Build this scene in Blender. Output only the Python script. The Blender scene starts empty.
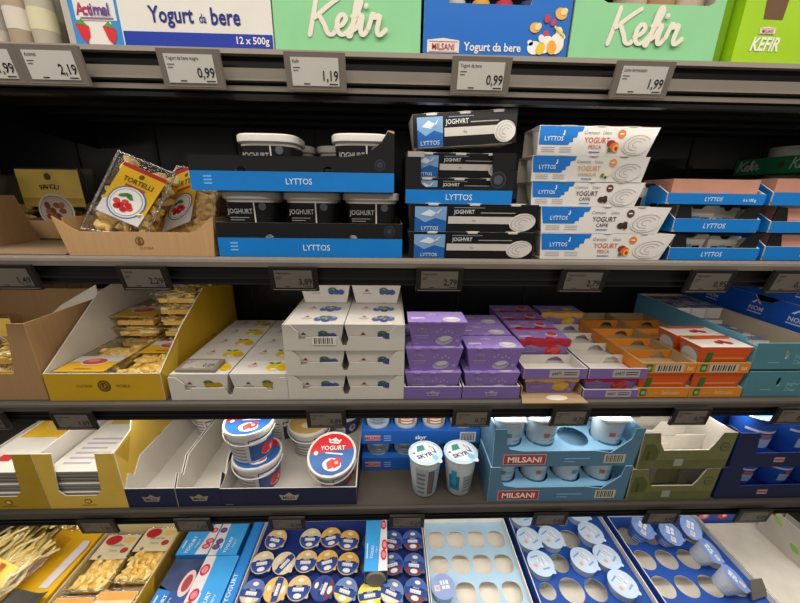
import bpy, bmesh, math, random
from mathutils import Vector, Matrix
from mathutils.geometry import tessellate_polygon
random.seed(7)
SC = bpy.context.scene
COL = SC.collection
PI = math.pi

# ------------------------------------------------------------ camera
FPX, CX, CY, H = 336.0, 400.0, 301.5, 1.55
RW = [Vector((0.99949006, 0.00414609, 0.03166104)),      # world X in camera axes (right, down, forward)
      Vector((-0.02894027, -0.30137762, 0.95306557)),    # world Y
      Vector((0.01349342, -0.95349585, -0.30110395))]    # world Z
cam_d = bpy.data.cameras.new('camera'); cam_d.sensor_width = 36.0; cam_d.lens = 36.0 * FPX / 800.0
cam_d.clip_start = 0.02
cam = bpy.data.objects.new('camera', cam_d); COL.objects.link(cam)
cam.matrix_world = Matrix(((RW[0][0], -RW[0][1], -RW[0][2], 0.0),
                           (RW[1][0], -RW[1][1], -RW[1][2], 0.0),
                           (RW[2][0], -RW[2][1], -RW[2][2], H),
                           (0, 0, 0, 1)))
SC.camera = cam
# ------------------------------------------------------------ world, lights, exposure
SC.view_settings.view_transform = 'Standard'; SC.view_settings.look = 'None'
SC.view_settings.gamma = 1.0; SC.view_settings.use_curve_mapping = False
SC.view_settings.exposure = 0.2
W = bpy.data.worlds.new('store_light'); SC.world = W; W.use_nodes = True
W.node_tree.nodes['Background'].inputs[0].default_value = (1.0, 0.93, 0.84, 1)
W.node_tree.nodes['Background'].inputs[1].default_value = 0.15
def area(name, loc, rot, sx, sy, power, col=(1.0, 0.93, 0.83)):
    l = bpy.data.lights.new(name, 'AREA'); l.shape = 'RECTANGLE'; l.size = sx; l.size_y = sy
    l.energy = power; l.color = col
    o = bpy.data.objects.new(name, l); COL.objects.link(o); o.location = loc; o.rotation_euler = rot
    return o
area('ceiling_light_strip', (0.1, -0.05, 2.95), (0.34, 0, 0), 4.6, 0.3, 30)
area('ceiling_light_strip', (0.1, -1.9, 3.1), (0.75, 0, 0), 5.0, 0.3, 27)
area('canopy_light_strip', (0.1, 0.40, 2.26), (0.12, 0, 0), 3.4, 0.05, 5)
SHELF_LED = [(1.715, 0.672, 1.35), (1.355, 0.745, 1.7), (0.995, 0.775, 2.7), (0.655, 0.76, 4.6)]
for zz, yy, pw in SHELF_LED:
    area('shelf_light_strip', (0.1, yy, zz - 0.012), (0.3 if zz > 0.8 else 0.05, 0, 0), 3.0, 0.015, pw)

# ------------------------------------------------------------ photo geometry helpers (pixel -> point on a real plane)
def ray(px, py):
    d = Vector((px - CX, py - CY, FPX)); return Vector((RW[0].dot(d), RW[1].dot(d), RW[2].dot(d)))
def ay(px, py, Y):
    d = ray(px, py); return Vector((0, 0, H)) + d * (Y / d.y)
def az(px, py, Z):
    d = ray(px, py); return Vector((0, 0, H)) + d * ((Z - H) / d.z)
def xs(pa, pb, py, Y):
    a = ay(pa, py, Y).x; b = ay(pb, py, Y).x; return (a + b) / 2, b - a
def zy(px, py, Y): return ay(px, py, Y).z

S1, S2, S3, S4, S5 = 1.768, 1.425, 1.066, 0.729, 0.27
Y1, Y2, Y3, Y4 = 0.655, 0.70, 0.725, 0.725
BACK = 1.19

# ------------------------------------------------------------ materials
def lin(h):
    h = h.lstrip('#'); r = []
    for i in (0, 2, 4):
        c = int(h[i:i+2], 16) / 255.0
        r.append(c / 12.92 if c <= 0.04045 else ((c + 0.055) / 1.055) ** 2.4)
    return (r[0], r[1], r[2], 1.0)
MATS = {}
def M(h, rough=0.55, var=0.06, metal=0.0, scale=18.0, spec=0.35):
    k = (h, rough, var, metal, scale, spec)
    if k in MATS: return MATS[k]
    m = bpy.data.materials.new('print_' + h.strip('#')); m.use_nodes = True
    nt = m.node_tree; b = nt.nodes['Principled BSDF']
    b.inputs['Roughness'].default_value = rough; b.inputs['Metallic'].default_value = metal
    b.inputs['Specular IOR Level'].default_value = spec
    tc = nt.nodes.new('ShaderNodeTexCoord'); nz = nt.nodes.new('ShaderNodeTexNoise')
    nz.inputs['Scale'].default_value = scale; nz.inputs['Detail'].default_value = 3
    nt.links.new(tc.outputs['Object'], nz.inputs['Vector'])
    mr = nt.nodes.new('ShaderNodeMapRange'); mr.inputs['From Min'].default_value = 0.3; mr.inputs['From Max'].default_value = 0.7
    mr.inputs['To Min'].default_value = 1 - var; mr.inputs['To Max'].default_value = 1 + var
    nt.links.new(nz.outputs['Fac'], mr.inputs['Value'])
    mx = nt.nodes.new('ShaderNodeVectorMath'); mx.operation = 'SCALE'
    mx.inputs[0].default_value = lin(h)[:3]
    nt.links.new(mr.outputs['Result'], mx.inputs['Scale']); nt.links.new(mx.outputs['Vector'], b.inputs['Base Color'])
    MATS[k] = m; return m
def kraft(h='#bd9668'):
    k = ('kraft', h)
    if k in MATS: return MATS[k]
    m = bpy.data.materials.new('kraft_card'); m.use_nodes = True
    nt = m.node_tree; b = nt.nodes['Principled BSDF']; b.inputs['Roughness'].default_value = 0.8
    tc = nt.nodes.new('ShaderNodeTexCoord'); mp = nt.nodes.new('ShaderNodeMapping'); mp.inputs['Scale'].default_value = (140, 140, 4)
    nz = nt.nodes.new('ShaderNodeTexNoise'); nz.inputs['Scale'].default_value = 1.0
    nt.links.new(tc.outputs['Object'], mp.inputs['Vector']); nt.links.new(mp.outputs['Vector'], nz.inputs['Vector'])
    cr = nt.nodes.new('ShaderNodeValToRGB'); c = lin(h)
    cr.color_ramp.elements[0].position = 0.3; cr.color_ramp.elements[0].color = (c[0]*0.95, c[1]*0.94, c[2]*0.93, 1)
    cr.color_ramp.elements[1].position = 0.7; cr.color_ramp.elements[1].color = (min(1, c[0]*1.04), min(1, c[1]*1.04), min(1, c[2]*1.04), 1)
    nt.links.new(nz.outputs['Fac'], cr.inputs['Fac']); nt.links.new(cr.outputs['Color'], b.inputs['Base Color'])
    MATS[k] = m; return m
def film(name='clear_film', tint='#ffffff', fac=0.08, rough=0.12):
    k = (name, tint, fac)
    if k in MATS: return MATS[k]
    m = bpy.data.materials.new(name); m.use_nodes = True; nt = m.node_tree; nt.nodes.clear()
    o = nt.nodes.new('ShaderNodeOutputMaterial'); t = nt.nodes.new('ShaderNodeBsdfTransparent'); t.inputs[0].default_value = lin(tint)
    g = nt.nodes.new('ShaderNodeBsdfGlossy'); g.inputs['Roughness'].default_value = rough
    nz = nt.nodes.new('ShaderNodeTexNoise'); nz.inputs['Scale'].default_value = 30
    bp = nt.nodes.new('ShaderNodeBump'); bp.inputs['Strength'].default_value = 0.5; bp.inputs['Distance'].default_value = 0.01
    nt.links.new(nz.outputs['Fac'], bp.inputs['Height']); nt.links.new(bp.outputs['Normal'], g.inputs['Normal'])
    mx = nt.nodes.new('ShaderNodeMixShader'); mx.inputs[0].default_value = fac
    nt.links.new(t.outputs[0], mx.inputs[1]); nt.links.new(g.outputs[0], mx.inputs[2]); nt.links.new(mx.outputs[0], o.inputs[0])
    MATS[k] = m; return m

WHITE = M('#e4e0d9'); CARD = M('#cfc9bd', 0.75); INK = M('#1b1b20'); NAVY = M('#18245c'); BLUE = M('#0f66c4'); RED = M('#c2202a')
BLACKCARD = M('#0f1013', 0.5); LBLUE = M('#0b6fd0'); KR = kraft()

# ------------------------------------------------------------ mesh builder
class F:
    """a flat frame: origin o, directions u and v, outward normal n"""
    def __init__(s, o, u=(1, 0, 0), v=(0, 0, 1)):
        s.o = Vector(o); s.u = Vector(u).normalized(); s.v = Vector(v).normalized(); s.n = s.u.cross(s.v)
    def p(s, a, b, c=0.0): return s.o + s.u * a + s.v * b + s.n * c
TXT = {}
def text_mesh(s, bold):
    k = (s, bold)
    if k in TXT: return TXT[k]
    c = bpy.data.curves.new('t', 'FONT'); c.body = s; c.size = 1.0; c.resolution_u = 2; c.offset = bold
    o = bpy.data.objects.new('t', c); COL.objects.link(o)
    bpy.context.view_layer.update()
    dg = bpy.context.evaluated_depsgraph_get()
    me = bpy.data.meshes.new_from_object(o.evaluated_get(dg))
    vs = [v.co.copy() for v in me.vertices]; fs = [tuple(p.vertices) for p in me.polygons]
    bpy.data.objects.remove(o); bpy.data.curves.remove(c); bpy.data.meshes.remove(me)
    if vs:
        x0 = min(v.x for v in vs); x1 = max(v.x for v in vs); y0 = min(v.y for v in vs); y1 = max(v.y for v in vs)
    else: x0 = x1 = y0 = y1 = 0
    TXT[k] = (vs, fs, x0, x1, y0, y1); return TXT[k]
class B:
    def __init__(s): s.v = []; s.f = []; s.m = []; s.mats = []
    def mi(s, m):
        if m not in s.mats: s.mats.append(m)
        return s.mats.index(m)
    def face(s, pts, m):
        i = len(s.v); s.v += [Vector(p) for p in pts]; s.f.append(tuple(range(i, i + len(pts)))); s.m.append(s.mi(m)); return s
    def hexa(s, p, m, mtop=None, mfront=None):
        """8 corners: bottom fl fr br bl, top fl fr br bl"""
        i = len(s.v); s.v += [Vector(q) for q in p]; k = s.mi(m)
        for n, q in enumerate(((3, 2, 1, 0), (4, 5, 6, 7), (0, 1, 5, 4), (1, 2, 6, 5), (2, 3, 7, 6), (3, 0, 4, 7))):
            s.f.append(tuple(i + a for a in q))
            s.m.append(s.mi(mtop) if (n == 1 and mtop) else s.mi(mfront) if (n == 2 and mfront) else k)
        return s
    def box(s, x0, x1, y0, y1, z0, z1, m, mtop=None, mfront=None):
        return s.hexa([(x0, y0, z0), (x1, y0, z0), (x1, y1, z0), (x0, y1, z0), (x0, y0, z1), (x1, y0, z1), (x1, y1, z1), (x0, y1, z1)], m, mtop, mfront)
    def panel(s, fr, out, t, mo, mi=None, me=None, holes=()):
        """a sheet of thickness t behind frame fr: outline (counter-clockwise seen from outside), holes, outer / inner / edge material"""
        mi = mi or mo; me = me or mi
        loops = [list(out)] + [list(h) for h in holes]
        tris = tessellate_polygon([[Vector((a, b, 0)) for a, b in l] for l in loops])
        flat = [q for l in loops for q in l]; n = len(flat); i = len(s.v)
        s.v += [fr.p(a, b, 0) for a, b in flat] + [fr.p(a, b, -t) for a, b in flat]
        ko, ki, ke = s.mi(mo), s.mi(mi), s.mi(me)
        for a, b, c in tris:
            A, Bq, Cq = flat[a], flat[b], flat[c]
            if (Bq[0]-A[0])*(Cq[1]-A[1]) - (Bq[1]-A[1])*(Cq[0]-A[0]) < 0: b, c = c, b
            s.f.append((i+a, i+b, i+c)); s.m.append(ko); s.f.append((i+n+a, i+n+c, i+n+b)); s.m.append(ki)
        k = 0
        for l in loops:
            L = len(l)
            for j in range(L):
                a = k + j; b = k + (j + 1) % L
                s.f.append((i+a, i+n+a, i+n+b, i+b)); s.m.append(ke)
            k += L
        return s
    def decal(s, fr, pts, m, lv=1):
        return s.face([fr.p(a, b, 0.00035 * lv) for a, b in pts], m)
    def rect(s, fr, x0, x1, y0, y1, m, lv=1, sk=0.0):
        return s.decal(fr, [(x0, y0), (x1, y0), (x1 + sk, y1), (x0 + sk, y1)], m, lv)
    def disc(s, fr, x, y, rx, m, lv=1, ry=None, n=18, a0=0.0, rot=0.0):
        ry = ry or rx; c, sn = math.cos(rot), math.sin(rot); P = []
        for k in range(n):
            a = 2*PI*k/n; p, q = rx*math.cos(a), ry*math.sin(a); P.append((x + p*c - q*sn, y + p*sn + q*c))
        return s.decal(fr, P, m, lv)
    def seg(s, fr, r, lo, hi, m, lv=1, rot=0.0):
        """part of a disc between chords lo and hi (fractions of r)"""
        P = []; N = 10
        for k in range(N + 1):
            t = lo + (hi - lo) * k / N; P.append((math.sqrt(max(0, 1 - t*t)), t))
        for k in range(N, -1, -1):
            t = lo + (hi - lo) * k / N; P.append((-math.sqrt(max(0, 1 - t*t)), t))
        c, sn = math.cos(rot), math.sin(rot)
        Q = []
        for a, b in P:
            q = (r*(a*c - b*sn), r*(a*sn + b*c))
            if not Q or (abs(Q[-1][0]-q[0]) + abs(Q[-1][1]-q[1])) > 1e-7: Q.append(q)
        return s.decal(fr, Q, m, lv)
    def text(s, fr, t, x, y, size, m, lv=2, bold=0.0, shear=0.0, sx=1.0, al='c', rot=0.0):
        """size = cap height"""
        vs, fs, x0, x1, y0, y1 = text_mesh(t, bold)
        if not vs: return s
        k = size / 0.69; w = (x1 - x0) * k * sx
        ox = x - (w / 2 if al == 'c' else w if al == 'r' else 0)
        i = len(s.v); c, sn = math.cos(rot), math.sin(rot)
        for v in vs:
            a = (v.x - x0) * k * sx + v.y * k * shear + ox - x; b = v.y * k
            s.v.append(fr.p(x + a*c - b*sn, y + a*sn + b*c, 0.00035 * lv))
        for q in fs: s.f.append(tuple(i + a for a in q)); s.m.append(s.mi(m))
        return s
    def ribbon(s, fr, pts, w, m, lv=2, sub=5):
        P = [Vector((a, b)) for a, b in pts]; Q = []
        for i in range(len(P) - 1):
            p0, p1, p2, p3 = P[max(0, i-1)], P[i], P[i+1], P[min(len(P)-1, i+2)]
            for j in range(sub):
                t = j / sub
                Q.append(0.5*((2*p1) + (p2-p0)*t + (2*p0-5*p1+4*p2-p3)*t*t + (3*p1-p0-3*p2+p3)*t*t*t))
        Q.append(P[-1]); i = len(s.v)
        for k, q in enumerate(Q):
            d = (Q[min(k+1, len(Q)-1)] - Q[max(k-1, 0)]); d = d.normalized() if d.length > 1e-9 else Vector((1, 0)); nn = Vector((-d.y, d.x))
            ww = w * 0.5 * (0.65 + 0.35 * abs(d.y))
            for sg in (1, -1): s.v.append(fr.p(q.x + nn.x*ww*sg, q.y + nn.y*ww*sg, 0.00035 * lv + 0.000012 * k))
        for k in range(len(Q) - 1):
            s.f.append((i+2*k, i+2*k+1, i+2*k+3, i+2*k+2)); s.m.append(s.mi(m))
        for k, q in enumerate((Q[0], Q[-1])): s.disc(fr, q.x, q.y, w*0.42, m, lv - 0.12 + k*0.9, n=10)
        return s
    def lathe(s, prof, m, c=(0, 0, 0), n=28, caps=(True, True), mats=None, ax=None):
        """profile [(radius, height)] turned round a vertical axis; ax = optional matrix"""
        i = len(s.v); c = Vector(c)
        for r, z in prof:
            for k in range(n):
                a = 2*PI*k/n; p = Vector((r*math.cos(a), r*math.sin(a), z))
                s.v.append((ax @ p if ax else p) + c)
        for j in range(len(prof) - 1):
            mm = s.mi(mats[j] if mats else m)
            for k in range(n):
                s.f.append((i+j*n+k, i+j*n+(k+1) % n, i+(j+1)*n+(k+1) % n, i+(j+1)*n+k)); s.m.append(mm)
        if caps[0]: s.f.append(tuple(i + k for k in reversed(range(n)))); s.m.append(s.mi(mats[0] if mats else m))
        if caps[1]: s.f.append(tuple(i + (len(prof)-1)*n + k for k in range(n))); s.m.append(s.mi(mats[-1] if mats else m))
        return s
    def tube(s, pts, r, m, n=8):
        P = [Vector(p) for p in pts]; i = len(s.v)
        for k, p in enumerate(P):
            d = (P[min(k+1, len(P)-1)] - P[max(k-1, 0)]).normalized()
            a = d.cross(Vector((0, 0, 1)))
            if a.length < 1e-4: a = Vector((1, 0, 0))
            a.normalize(); b = d.cross(a)
            for j in range(n): s.v.append(p + a*r*math.cos(2*PI*j/n) + b*r*math.sin(2*PI*j/n))
        for k in range(len(P) - 1):
            for j in range(n): s.f.append((i+k*n+j, i+k*n+(j+1) % n, i+(k+1)*n+(j+1) % n, i+(k+1)*n+j)); s.m.append(s.mi(m))
        s.f.append(tuple(i+j for j in reversed(range(n)))); s.m.append(s.mi(m))
        s.f.append(tuple(i+(len(P)-1)*n+j for j in range(n))); s.m.append(s.mi(m))
        return s
    def merge(s, vs, fs, mat, X):
        i = len(s.v); s.v += [X @ v for v in vs]; k = s.mi(mat)
        for q in fs: s.f.append(tuple(i + a for a in q)); s.m.append(k)
        return s
    def build(s, name, parent=None, loc=(0, 0, 0), rot=(0, 0, 0), smooth=False, bevel=0.0):
        me = bpy.data.meshes.new(name); me.from_pydata([tuple(v) for v in s.v], [], s.f)
        for m in s.mats: me.materials.append(m)
        me.polygons.foreach_set('material_index', s.m)
        if smooth:
            me.polygons.foreach_set('use_smooth', [True] * len(s.f))
            try: me.set_sharp_from_angle(angle=0.7)
            except Exception: pass
        me.update()
        o = bpy.data.objects.new(name, me); COL.objects.link(o); o.location = loc; o.rotation_euler = rot
        if parent is not None: o.parent = parent
        if bevel:
            b = o.modifiers.new('soft', 'BEVEL'); b.width = bevel; b.segments = 2; b.limit_method = 'ANGLE'
        return o
def tag(o, label, cat, group=None, kind=None):
    if label: o['label'] = label
    if cat: o['category'] = cat
    if group: o['group'] = group
    if kind: o['kind'] = kind
    return o
def thing(name, label, cat, loc, rz=0.0, group=None, rot=None):
    o = bpy.data.objects.new(name, None); COL.objects.link(o); o.empty_display_size = 0.05
    o.location = loc; o.rotation_euler = rot or (0, 0, rz); return tag(o, label, cat, group)
def clone(root, loc, rz=None, label=None, rot=None, group=None):
    def cp(o, par):
        c = o.copy(); COL.objects.link(c)
        if par is not None: c.parent = par
        for ch in list(o.children): cp(ch, c)
        return c
    r = cp(root, None); r.location = loc
    if rz is not None: r.rotation_euler = (0, 0, rz)
    if rot: r.rotation_euler = rot
    if label: r['label'] = label
    if group: r['group'] = group
    return r
FRONT = lambda w, y=0.0, z=0.0: F((-w/2, y, z))                         # faces the aisle
TOP = lambda w, z, y=0.0: F((-w/2, y, z), (1, 0, 0), (0, 1, 0))
LEFT = lambda w, d, z=0.0: F((-w/2, d, z), (0, -1, 0), (0, 0, 1))
RIGHT = lambda w, z=0.0: F((w/2, 0, z), (0, 1, 0), (0, 0, 1))
def R4(w, h): return [(0, 0), (w, 0), (w, h), (0, h)]
def ell(x, y, rx, ry, n=20): return [(x + rx*math.cos(2*PI*k/n), y + ry*math.sin(2*PI*k/n)) for k in range(n)]

# ------------------------------------------------------------ generators
def tray(name, label, w, d, loc, mo, mi, hf=0.03, hb=None, hs=None, rz=0.0, group=None, front=None, fholes=(), side=None, sholes=(),
         pf=None, ps=None, cat='tray', mleft=None, t=0.003, back=True, lift=0.0, left=None, me=None):
    hb = hb if hb is not None else hf; hs = hs if hs is not None else hf
    T = thing(name, label, cat, loc, rz, group)
    B().box(-w/2 + t, w/2 - t, t, d - t, lift, lift + t, mi).build('base', T)
    b = B(); b.panel(FRONT(w), front or R4(w, hf), t, mo, mi, me, fholes)
    if pf: pf(b, FRONT(w), w)
    b.build('front_panel', T)
    so = side or [(0, 0), (d - 2*t, 0), (d - 2*t, hs), (0, hs)]
    b = B(); b.panel(F((w/2, t, 0), (0, 1, 0)), so, t, mo, mi, me, sholes)
    if ps: ps(b, F((w/2, t, 0), (0, 1, 0)), d)
    b.build('side_panel', T)
    sl = left or so
    mir = [(d - 2*t - a, c) for a, c in reversed(sl)]
    b = B(); b.panel(F((-w/2, d - t, 0), (0, -1, 0)), mir, t, mleft or mo, mi, me, [[(d - 2*t - a, c) for a, c in reversed(h)] for h in sholes])
    b.build('side_panel', T)
    if back: B().panel(F((w/2, d, 0), (-1, 0, 0)), R4(w, hb), t, mo, mi, me).build('back_panel', T)
    return T
def sleeve(name, label, w, d, h, loc, mat, group=None, tx=0.008, ty=0.006, pf=None, pt=None, rz=0.0, rims=(0.27, 0.73), mtop=None,
           rim_mat=None, rim_r=0.03, rot=None, cat='yogurt pack', mfront=None):
    """card sleeve round two to four cups, wider at the top, cup rims showing through cut-outs"""
    T = thing(name, label, cat, loc, rz, group, rot)
    b = B(); b.hexa([(-w/2+tx, ty, 0), (w/2-tx, ty, 0), (w/2-tx, d-ty, 0), (-w/2+tx, d-ty, 0), (-w/2, 0, h), (w/2, 0, h), (w/2, d, h), (-w/2, d, h)], mat, mtop, mfront)
    fr = F((-w/2, 0, h), (1, 0, 0), (0, 0, 1)); fr = F((-w/2, ty, 0), (1, 0, 0), Vector((0, -ty, h)))
    if pf: pf(b, fr, w)
    if pt: pt(b, TOP(w, h), w)
    b.build('sleeve', T)
    for q in rims:
        B().lathe([(rim_r*0.97, -0.004), (rim_r, -0.003), (rim_r, 0.0006), (rim_r*0.93, 0.0011)], rim_mat or M('#cfc8bd', 0.35)).build('cup_rim', T, (-w/2 + w*q, rim_r - 0.0022, h), smooth=True)
    return T
def lid_disc(b, r, z, deco, c=(0, 0)):
    fr = F((c[0], c[1], z), (1, 0, 0), (0, 1, 0))
    if deco: deco(b, fr, r)
def cup(name, label, rt, rb, h, loc, mbody, mlid, deco=None, group=None, rz=0.0, rot=None, tab=True, band=None, cat='yogurt cup', side=None):
    T = thing(name, label, cat, loc, rz, group, rot)
    prof = [(rb*0.9, 0), (rb, 0.004), (rb + (rt-rb)*0.45, h*0.5), (rb + (rt-rb)*0.8, h*0.86), (rt*0.95, h - 0.006), (rt, h - 0.004), (rt, h - 0.0015)]
    mm = [mbody]*6
    if band: mm = [mbody, band, band, mbody, mbody, mbody]
    b = B(); b.lathe(prof, mbody, mats=mm, caps=(True, True))
    if side: side(b, rt, rb, h)
    b.build('cup', T, smooth=True)
    b = B(); b.lathe([(rt*1.015, -0.0008), (rt*1.025, 0), (rt*1.01, 0.0008), (rt*0.96, 0.0004)], mlid)
    if tab: b.decal(F((0, 0, -0.0002), (1, 0, 0), (0, 1, 0)), [(rt*0.6, -rt*0.78), (rt*0.88, -rt*0.45), (rt*0.93, -rt*0.74), (rt*0.84, -rt*0.84)], mlid, 1)
    lid_disc(b, rt*0.99, 0.0005, deco)
    b.build('foil_lid', T, (0, 0, h))
    return T
def curved_label(b, rt, rb, h, a0, a1, z0, z1, m, lv=1, n=8):
    """printed patch on a tapered cup wall between angles a0..a1 and heights z0..z1"""
    for k in range(n):
        P = []
        for a, z in ((a0 + (a1-a0)*k/n, z0), (a0 + (a1-a0)*(k+1)/n, z0), (a0 + (a1-a0)*(k+1)/n, z1), (a0 + (a1-a0)*k/n, z1)):
            r = rb + (rt-rb)*0.92*z/h + 0.0006*lv; P.append((r*math.cos(a), r*math.sin(a), z))
        b.face(P, m)
def curved_blob(b, rt, rb, h, a, z, ra, rz, m, lv=2, n=12):
    P = []
    for k in range(n):
        t = 2*PI*k/n; aa = a + ra*math.cos(t); zz = z + rz*math.sin(t); r = rb + (rt-rb)*0.92*zz/h + 0.0007*lv; P.append((r*math.cos(aa), r*math.sin(aa), zz))
    b.face(P, m)
def crown(b, fr, x, y, w, m, mt=None, lv=2):
    h = w*0.5
    b.decal(fr, [(x-w*.36, y-h*.4), (x+w*.36, y-h*.4), (x+w*.5, y+h*.3), (x+w*.26, y+h*.18), (x, y+h*.55), (x-w*.26, y+h*.18), (x-w*.5, y+h*.3)], m, lv)
    if mt: b.text(fr, 'MILSA', x, y-h*.25, h*.32, mt, lv+1, 0.01)
def barcode(b, fr, x0, x1, y0, y1, bg=None, lv=2):
    b.rect(fr, x0, x1, y0, y1, bg or M('#d8d2c4'), lv)
    n = 9; w = (x1-x0)
    for k in range(n):
        a = x0 + w*(0.1 + 0.82*k/n); b.rect(fr, a, a + w*(0.03 if k % 2 else 0.05), y0 + (y1-y0)*.15, y0 + (y1-y0)*.9, INK, lv+1)
def swirl(b, fr, x, y, rx, ry, lv=2, m1=None, m2=None, tilt=0.15):
    m1 = m1 or M('#d9d4cf'); m2 = m2 or M('#a19a96')
    b.disc(fr, x, y, rx, m1, lv, ry, rot=tilt)
    for k, s in enumerate((0.92, 0.62, 0.32)):
        P = [(x + rx*s*math.cos(t)*0.95 + rx*0.04, y + ry*s*math.sin(t)*0.9 + rx*tilt*s*math.cos(t)*0.8) for t in [0.4 + j*0.62 for j in range(8)]]
        b.ribbon(fr, P, ry*0.07, m2, lv+1, 3)
PAS = None
def pasta_bits(n, x0, x1, y0, y1, z0, z1, rr=0.011, seed=1, m=None):
    """a heap of small folded pasta parcels as one mesh"""
    rnd = random.Random(seed); b = B(); m = m or [M('#f0d488', 0.5, 0.10), M('#e8c670', 0.5, 0.10), M('#f6e2a4', 0.5, 0.12)]
    for k in range(n):
        r = rr*rnd.uniform(0.8, 1.2); c = Vector((rnd.uniform(x0, x1), rnd.uniform(y0, y1), rnd.uniform(z0, z1)))
        Rm = Matrix.Rotation(rnd.uniform(0, 6.3), 4, 'Z') @ Matrix.Rotation(rnd.uniform(-.7, .7), 4, 'X')
        vs = []; fs = []; NU, NV = 8, 5
        for j in range(NV):
            f = j/(NV-1); ph = -1.2 + 2.4*f
            for i in range(NU):
                a = 2*PI*i/NU
                rad = math.cos(ph)*(1 + 0.22*math.sin(2*a + 0.5))
                vs.append(Vector((r*1.25*rad*math.cos(a), r*0.8*rad*math.sin(a) + 0.25*r*math.cos(2*a), r*0.62*math.sin(ph))))
        for j in range(NV-1):
            for i in range(NU): fs.append((j*NU+i, j*NU+(i+1) % NU, (j+1)*NU+(i+1) % NU, (j+1)*NU+i))
        fs.append(tuple(reversed(range(NU)))); fs.append(tuple((NV-1)*NU+i for i in range(NU)))
        b.merge(vs, fs, m[k % len(m)], Matrix.Translation(c) @ Rm)
    return b
KEFIR = [[(.30, 1.0), (.18, .5), (.04, .0)], [(.98, .98), (.66, .78), (.22, .46)], [(.36, .55), (.52, .28), (.62, .06), (.76, .02), (.9, .16)],
         [(.88, .2), (1.10, .30), (1.20, .46), (1.10, .57), (.95, .42), (.93, .16), (1.05, .02), (1.22, .08), (1.36, .22)],
         [(1.36, .22), (1.56, .56), (1.70, .90), (1.65, 1.03), (1.54, .84), (1.43, .28), (1.37, .06), (1.31, -.03), (1.27, .03), (1.36, .10), (1.56, .22)],
         [(1.42, .52), (1.66, .57)],
         [(1.56, .22), (1.74, .55), (1.67, .16), (1.75, .02), (1.92, .2)], [(1.85, .78), (1.87, .81)],
         [(1.92, .2), (2.07, .60), (2.11, .48), (2.28, .55), (2.20, .16), (2.28, .02), (2.48, .18)]]
def kefir_script(b, fr, x, y, s, m, lv=2, slant=0.0):
    for k, st in enumerate(KEFIR): b.ribbon(fr, [(x + (p + q*slant)*s, y + q*s) for p, q in st], s*0.15, m, lv + k*0.9, 4)

# ============================================================ the setting
def structure(name, b, **k): return tag(b.build(name, **k), None, None, kind='structure')
structure('floor', B().box(-3.2, 3.2, -3.4, 1.6, -0.05, 0.0, M('#8d877e', 0.35, 0.08, 0, 2)))
structure('wall_back', B().box(-3.2, 3.2, 1.4, 1.5, 0.0, 3.4, M('#9a948a', 0.8)))

# ============================================================ the refrigerated case
DK = M('#141312', 0.45, 0.05); DKM = M('#17171a', 0.32, 0.05); SHM = M('#4a443d', 0.5, 0.05); RAIL = M('#8f8579', 0.42, 0.04); RAILD = M('#7d766c', 0.5, 0.06)
XL, XR = -1.62, 1.78
case = thing('refrigerated_display_case', 'black refrigerated display case with four grey-edged shelves and a bottom deck', 'display case', (0, 0.9, 0))
def P_(b, name, par=case, **k):
    o = b.build(name, par, **k)
    if par is case: o.location = (0, -0.9, 0)
    return o
b = B(); b.box(XL, XR, BACK, BACK + 0.04, 0.2, 2.3, DKM)
for k in range(14): b.box(XL + 0.12 + k*0.25, XL + 0.13 + k*0.25, BACK - 0.004, BACK, 0.25, 2.28, DK)
P_(b, 'back_panel')
P_(B().box(XL - 0.03, XL, 0.45, BACK + 0.04, 0.0, 2.3, DK), 'end_panel'); P_(B().box(XR, XR + 0.03, 0.45, BACK + 0.04, 0.0, 2.3, DK), 'end_panel')
b = B(); b.box(XL, XR, 0.44, BACK, S5 - 0.02, S5 - 0.001, SHM); b.box(XL, XR, 0.44, 0.48, 0.0, S5 - 0.02, DK); P_(b, 'deck')
P_(B().box(XL - 0.03, XR + 0.03, 0.42, BACK + 0.04, 2.30, 2.42, DK), 'canopy')
def rail_profile(b, prof, m):
    n = len(prof); i = len(b.v)
    for x in (XL, XR): b.v += [Vector((x, y, z)) for y, z in prof]
    for k in range(n): b.f.append((i+k, i+(k+1) % n, i+n+(k+1) % n, i+n+k)); b.m.append(b.mi(m))
    b.f.append(tuple(i+k for k in reversed(range(n)))); b.m.append(b.mi(m)); b.f.append(tuple(i+n+k for k in range(n))); b.m.append(b.mi(m))
# top shelf
o1 = P_(B().box(XL, XR, 0.652, BACK, S1 - 0.022, S1 - 0.001, DK), 'shelf')
b = B(); rail_profile(b, [(0.651, 1.7705), (0.640, 1.7705), (0.639, 1.763), (0.651, 1.763)], RAIL); P_(b, 'front_lip', o1)
b = B(); b.box(XL, XR, 0.658, 0.664, 1.706, 1.764, DK); b.box(XL, XR, 0.646, 0.658, 1.728, 1.7455, RAILD); b.box(XL, XR, 0.642, 0.658, 1.7265, 1.729, RAIL); b.box(XL, XR, 0.646, 0.66, 1.7125, 1.720, RAILD)
b.box(XL, XR, 0.648, 0.664, 1.702, 1.7085, DKM); P_(b, 'label_channel', o1)
for zz in (1.694,): 
    b = B()
    for k in range(5): b.box(XL, XR, 0.72 + k*0.09, 0.728 + k*0.09, 1.738, 1.746, DKM)
    P_(b, 'underside_rib', o1)
def arm(X, Z, par, y0=0.67):
    b = B(); i = 0
    pr = [(y0, -0.022), (BACK, -0.022), (BACK, -0.09), (y0 + .01, -0.04)]
    i = len(b.v)
    for x in (X, X + 0.006): b.v += [Vector((x, y, Z + z)) for y, z in pr]
    b.f += [(0, 1, 2, 3), (7, 6, 5, 4)] + [(k, 4+k, 4+(k+1) % 4, (k+1) % 4) for k in range(4)]; b.m += [b.mi(DKM)]*6
    return P_(b, 'bracket', par)
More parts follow.
